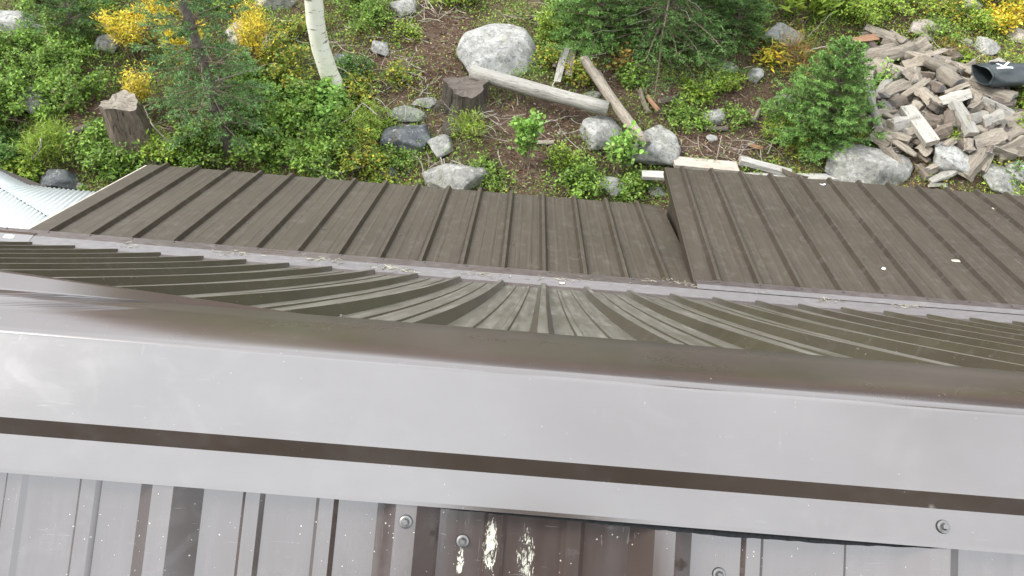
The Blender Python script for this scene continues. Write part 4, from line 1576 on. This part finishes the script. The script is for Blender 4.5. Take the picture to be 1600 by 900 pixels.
# litter: chips and short sticks
li = MB()
sel = RNG.choice(len(xs), min(len(xs), 60000), replace=False)
prob = np.clip(.30 + bare[sel], 0, 1)
sel = sel[RNG.uniform(0, 1, len(sel)) < prob]
n = len(sel)
pos = np.stack([xs[sel], ys[sel], zs[sel] + RNG.uniform(.006, .03, n)], 1)
dr = RNG.normal(size=(n, 3)) * np.array([1, 1, .12])
base = np.array([(.20, .115, .075), (.34, .26, .18), (.11, .065, .045), (.45, .38, .30), (.24, .20, .17)])
col = base[RNG.choice(5, n, p=[.35, .2, .25, .06, .14])] * RNG.uniform(.7, 1.3, (n, 1))
kk = RNG.uniform(0, 1, n) < .6
li.leaves(pos[kk], dr[kk], RNG.uniform(.02, .06, kk.sum()), .45, col[kk], False, .3)
li.leaves(pos[~kk], dr[~kk], RNG.uniform(.05, .20, (~kk).sum()), .07, col[~kk], False, .5)
M['litter'] = leaf_mat("dry_litter", .9, .02)
tag(li.build("litter", M['litter']), "fallen chips, bark scraps and short sticks on the earth", kind='stuff')
# tangled twigs
tw = MB()
tz = [(470, 60, 70, 50), (560, 90, 70, 50), (590, 120, 50, 50), (640, 115, 40, 40), (60, 85, 60, 30), (1470, 80, 60, 20), (700, 260, 30, 20), (1380, 180, 30, 20), (740, 190, 60, 30), (1000, 60, 120, 50), (850, 25, 50, 20),
      (230, 200, 40, 40), (520, 220, 60, 30), (1150, 230, 80, 20), (400, 100, 50, 50), (690, 10, 60, 20), (640, 25, 30, 30), (880, 210, 80, 40)]
for (cx, cy, rx, ry) in tz:
    for _ in range(26):
        x, y = cx + RNG.normal() * rx * .55, cy + RNG.normal() * ry * .55
        if y > 300 or (y > 280 and x < 560):
            continue
        p = hit(x, y, RNG.uniform(.01, .2))
        L = RNG.uniform(.12, .5)
        a = RNG.uniform(0, 6.28)
        q = np.linspace(-.5, .5, 6)[:, None]
        bx = norm(RNG.normal(size=3))
        P = p + np.array([math.cos(a), math.sin(a), RNG.uniform(-.25, .35)]) * L * q + bx * L * .15 * (q ** 2) * 4
        P[:, 2] = np.maximum(P[:, 2], ground_h(P[:, 0], P[:, 1]) + .004)
        tw.tube(P, np.linspace(.0045, .0015, 6) * RNG.uniform(.6, 1.5), 4, None, False)
tag(tw.build("dead_twigs", M['deadtwig']), "tangles of bare grey twigs between the bushes", kind='stuff')


# single bare branches one can point at
def branch(pts, r0, label):
    P = np.array([hit(x, y, h) for (x, y, h) in pts])
    t = np.linspace(0, len(P) - 1, 14)
    Q = np.stack([np.interp(t, range(len(P)), P[:, k]) for k in range(3)], 1)
    Q[1:-1] += RNG.normal(size=(12, 3)) * .008
    mb = MB()
    mb.tube(Q, np.linspace(r0, r0 * .35, 14), 6)
    o = mb.build("bare_branch", M['deadtwig'], None, True, origin=Q[0])
    tag(o, label, "branch", "bare fallen branches")


branch([(590, 180, .5), (565, 160, .5), (545, 185, .35), (520, 200, .3)], .008, "pale bare branch arching right of the aspen foot")
branch([(480, 262, .25), (520, 272, .2), (560, 262, .2), (590, 255, .2)], .008, "pale bare branch lying along the eave below the aspen")
branch([(655, 150, .05), (672, 132, .06), (690, 118, .05)], .010, "bare branch on the red earth left of the dark stump")
branch([(860, 140, .1), (868, 125, .15), (880, 108, .2)], .012, "bare curved branch above the pale log")
branch([(1260, 60, .2), (1300, 20, .7)], .008, "dry pale stalk slanting up from the lily clump")
branch([(1255, 80, .2), (1330, 66, .4)], .008, "dry pale stalk pointing right from the lily clump")
branch([(845, 195, .04), (880, 183, .05), (905, 180, .05)], .010, "thin bare stick just below the pale log")
branch([(505, 95, .3), (540, 110, .3), (560, 130, .3)], .008, "thin bare twig crossing right of the aspen trunk")
branch([(340, 120, .9), (365, 160, .6), (390, 205, .3)], .010, "bare branch hanging right of the spruce trunk")
branch([(300, 250, .15), (240, 200, .6), (225, 165, .8)], .010, "thin bare branch crossing in front of the big stump")

# ------------------------------------------------------------------ dark rolled bag with a letter
M['vinyl'] = simple("dark_vinyl", (.045, .055, .058), .38, .25, 6, .25, 9)
M['ink'] = simple("white_print", (.72, .74, .74), .5, .08, 30)
A = hit(1528, 114, .40)
B = hit(1650, 122, .40)
_, _, zc = project(A)
RB = 23 * zc / F
root = empty("rolled_bag", (A + B) / 2)
tag(root, "dark grey rolled vinyl bag with a white letter, on the woodpile's right end", "bag")
bx = norm(B - A)
bz = np.array([0, 0, 1.0])
by = norm(np.cross(bz, bx))
bz = np.cross(bx, by)
C0 = (A + B) / 2
Lb = float(np.linalg.norm(B - A))


def bagp(s, phi, off=0.0):
    """s metres from the mouth, phi from straight up towards the viewer"""
    s = np.asarray(s, float)
    phi = np.asarray(phi, float)
    rr = RB * (1 + .07 * np.sin(s * 7 + 1) + .08 * np.sin(3 * phi + s * 5) - .06 * np.abs(np.sin(2.5 * phi + s * 6)) + .03 * np.sin(7 * phi - s * 9)) * (1 - .10 * np.exp(-s * 9))
    rr = rr + off
    ph = phi
    return (A - C0) + bx * s[..., None] + (-by) * (np.sin(ph) * rr)[..., None] + bz * (np.cos(ph) * rr * (.84 - .34 * np.exp(-s * 6)))[..., None]


mb = MB()
ss = np.linspace(0, Lb, 40)
aa = np.linspace(0, 2 * np.pi, 48, endpoint=False)
Sg, Ag = np.meshgrid(ss, aa, indexing='ij')
# slanted mouth
Sg2 = Sg + (1 - Sg / Lb) * .10 * np.maximum(np.sin(Ag), 0)
V = bagp(Sg2, Ag).reshape(-1, 3)
k = 48
Fa = [[i * k + j, i * k + (j + 1) % k, (i + 1) * k + (j + 1) % k, (i + 1) * k + j] for i in range(39) for j in range(k)]
Fa.append([39 * k + j for j in range(k)])
mb.add(V, Fa)
o = mb.build("bag_body", M['vinyl'], root, True)
s_ = o.modifiers.new("thickness", 'SOLIDIFY')
s_.thickness = .006
# band round the mouth
mb = MB()
Sb = np.array([.035, .05, .065, .08])
Sg, Ag = np.meshgrid(Sb, aa, indexing='ij')
V = bagp(Sg + (1 - Sg / Lb) * .10 * np.maximum(np.sin(Ag), 0), Ag, .005).reshape(-1, 3)
mb.add(V, [[i * k + j, i * k + (j + 1) % k, (i + 1) * k + (j + 1) % k, (i + 1) * k + j] for i in range(3) for j in range(k)])
mb.build("mouth_band", M['vinyl'], root, True)
# buckle
mb = MB()
pb = bagp(np.array(.17), np.array(.15), .014)
for (ds, dp, sx, sy) in ((0, 0, .10, .014), (.0, .12, .10, .010), (.05, .06, .014, .05), (-.05, .06, .014, .05)):
    q = bagp(np.array(.17 + ds), np.array(-.15 + dp), .012)
    mb.box(q, (sx, sy, .012), np.stack([bx, by, bz], 1))
mb.build("buckle", M['rubber'], root)


def on_bag(px, py):
    """s, phi of the bag surface under a sight line"""
    d = ray(px, py)
    best = None
    for s in np.linspace(0, Lb, 120):
        for phi in np.linspace(-.35, 2.0, 110):
            q = bagp(np.array(s), np.array(phi)) + C0
            dist = np.linalg.norm(np.cross(q - CP, d))
            if best is None or dist < best[0]:
                best = (dist, s, phi)
    return best[1], best[2]


mb = MB()
for (x1, y1, x2, y2) in ((1557, 107, 1583, 106), (1553, 98.5, 1569, 105), (1577, 95.5, 1568.5, 104)):
    a, b = np.array(on_bag(x1, y1)), np.array(on_bag(x2, y2))
    sc = np.array([1, RB])
    dv = norm((b - a) * sc)
    nv = np.array([-dv[1], dv[0]]) / sc * .0135
    t = np.linspace(0, 1, 14)[:, None]
    for layer in (1,):
        Lp = a + (b - a) * t + nv
        Rp = a + (b - a) * t - nv
        V = np.concatenate([bagp(Lp[:, 0], Lp[:, 1], .006), bagp(Rp[:, 0], Rp[:, 1], .006)])
        mb.add(V, [[i, i + 1, 14 + i + 1, 14 + i] for i in range(13)])
o = mb.build("printed_letter", M['ink'], root)
s_ = o.modifiers.new("thickness", 'SOLIDIFY')
s_.thickness = .002
s_.offset = 0

# ------------------------------------------------------------------ small things lying on the roofs
M['scrap'] = simple("bleached_scrap", (.60, .55, .40), .8, .2, 20)
M['scrap_w'] = simple("white_scrap", (.75, .76, .74), .7, .1, 20)
lY, lZ = zd(*(np.array([math.sin(-LS), math.cos(-LS)]) * -1))
nl_ = np.array([0, lY, lZ - CAMZ])
nl_ /= np.linalg.norm(nl_)
rY, rZ = zd(*(np.array([math.sin(-RS), math.cos(-RS)]) * -1))
nr_ = np.array([0, rY, rZ - CAMZ])
nr_ /= np.linalg.norm(nr_)
py_, pz_ = zd(*rpan)
p_right = np.array([0, py_, pz_])
fy_, fz_ = zd(5.59, -.038)
fy2, fz2 = zd(5.655, -.0985)
nf = np.array([0, -(fz2 - fz_), fy2 - fy_])
nf /= np.linalg.norm(nf)


def scrap(px, py, wp, hp, p0, n, mat, name, label, ang=0, curl=.0):
    P = on_plane(px, py, p0, n) + n * .004
    _, _, zc = project(P)
    a, b = wp * zc / F / 2, hp * zc / F / 2 * 1.4
    x = np.array([math.cos(ang), math.sin(ang), 0])
    x = norm(x - n * np.dot(x, n))
    y = np.cross(n, x)
    mb = MB()
    V = []
    r = np.random.default_rng(int(px))
    for i in range(5):
        for j in range(3):
            u, v = i / 2 - 1, j - 1
            V.append(P + x * a * u * (1 + r.uniform(-.08, .08)) + y * b * v * (1 - .25 * u * u) + n * curl * u * u)
    mb.add(V, [[i * 3 + j, (i + 1) * 3 + j, (i + 1) * 3 + j + 1, i * 3 + j + 1] for i in range(4) for j in range(2)])
    o = mb.build(name, mat, None, origin=P)
    s = o.modifiers.new("thickness", 'SOLIDIFY')
    s.thickness = .003
    tag(o, label, name.split("_")[-1], "scraps lying on the metal roofs")


scrap(1496, 408, 18, 5, p_right, nr_, M['scrap'], "wood_chip", "tan wood chip lying on the right lower roof near its foot", .1)
scrap(1556, 326, 12, 5, p_right, nr_, M['scrap'], "wood_chip", "small pale chip high on the right lower roof by the frame edge", .3)
scrap(1285, 289, 9, 3, p_right, nr_, M['scrap_w'], "curled_leaf", "white curled leaf near the right section's eave", .2, .008)
scrap(1380, 421, 8, 4, p_right, nr_, M['scrap_w'], "curled_leaf", "tiny white leaf on the right lower roof, left of the tan chip", 1.0, .006)
scrap(14, 370, 15, 6, np.array([0, fy_, fz_]), nf, M['scrap_w'], "paper_scrap", "white scrap on the shiny flashing at the left edge", .0)
scrap(878, 443, 8, 3, np.array([0, fy_, fz_]), nf, M['scrap'], "curled_leaf", "yellowish leaf on the shiny flashing in the middle", .1, .005)

db = MB()
cl = [(205, 384, 14), (490, 404, 30), (525, 409, 12), (600, 418, 22), (640, 424, 18), (1040, 440, 40), (1180, 455, 18), (1290, 468, 22), (1420, 478, 22), (760, 430, 30), (880, 436, 60), (1110, 448, 25), (370, 397, 30)]
for (cx, cy, sx) in cl:
    for _ in range(26 if sx > 14 else 14):
        px = cx + RNG.normal() * sx * .6
        py = cy + (px - cx) * .08 + RNG.normal() * 2.0
        P = on_plane(px, py, np.array([0, fy_, fz_]), nf) + nf * RNG.uniform(.002, .008)
        a = RNG.uniform(0, 6.28)
        dv = np.array([math.cos(a), math.sin(a) * .7, -.2 * math.sin(a)]) * RNG.uniform(.008, .025)
        db.tube(np.array([P - dv, P, P + dv]), [.0012, .0016, .001], 3, np.array([.5, .46, .36]) * RNG.uniform(.5, 1.3))
tag(db.build("debris", M['litter']), "conifer needles and bleached bits caught in the shiny flashing", kind='stuff')

# ------------------------------------------------------------------ the forest round the clearing (seen only as reflections in the metal)
def forest():
    fl, tr = MB(), MB()
    r = np.random.default_rng(99)
    spots = [(.62, -6.6, 19.6, 1.9)]  # tall tree added unseen behind the camera, for the viewer's dark reflection
    for a in np.linspace(0, 2 * np.pi, 46, endpoint=False):
        a += r.uniform(-.05, .05)
        R_ = r.uniform(19, 30)
        x, y = R_ * math.sin(a), R_ * math.cos(a) + 2
        if y > 0 and y < 15.5:
            x = math.copysign(max(abs(x), 14), x)
        if x < -3 and y > 8:
            continue
        spots.append((x, y, r.uniform(8, 14), r.uniform(2.0, 3.0)))
    for (x, y, h, rad) in spots:
        b = np.array([x, y, float(ground_h(x, y))])
        tr.tube(np.stack([b - [0, 0, .3], b + [0, 0, h]]), [.2, .02], 6)
        n = int(1500 * (3.5 if h > 17 else 1))
        f = r.uniform(.05, 1, n) ** 1.15
        a = r.uniform(0, 6.28, n)
        q = r.uniform(.15, 1.05, n) ** .7 * (rad * (1 - f) ** .8 + .1) * (1 + .2 * np.sin(a * 5 + f * 30))
        pos = b + np.stack([q * np.cos(a), q * np.sin(a), f * h], 1)
        dr = np.stack([np.cos(a), np.sin(a), r.uniform(-.5, .1, n)], 1)
        fl.leaves(pos, dr, r.uniform(.5, 1.0, n), .55, palc('forest', n, r), False, .2)
    o = fl.build("forest", M['needle'])
    tag(o, "dark conifer forest round the clearing, with one tall tree added behind the viewer", kind='stuff')
    tr.build("trunks", M['bark'], o)


forest()
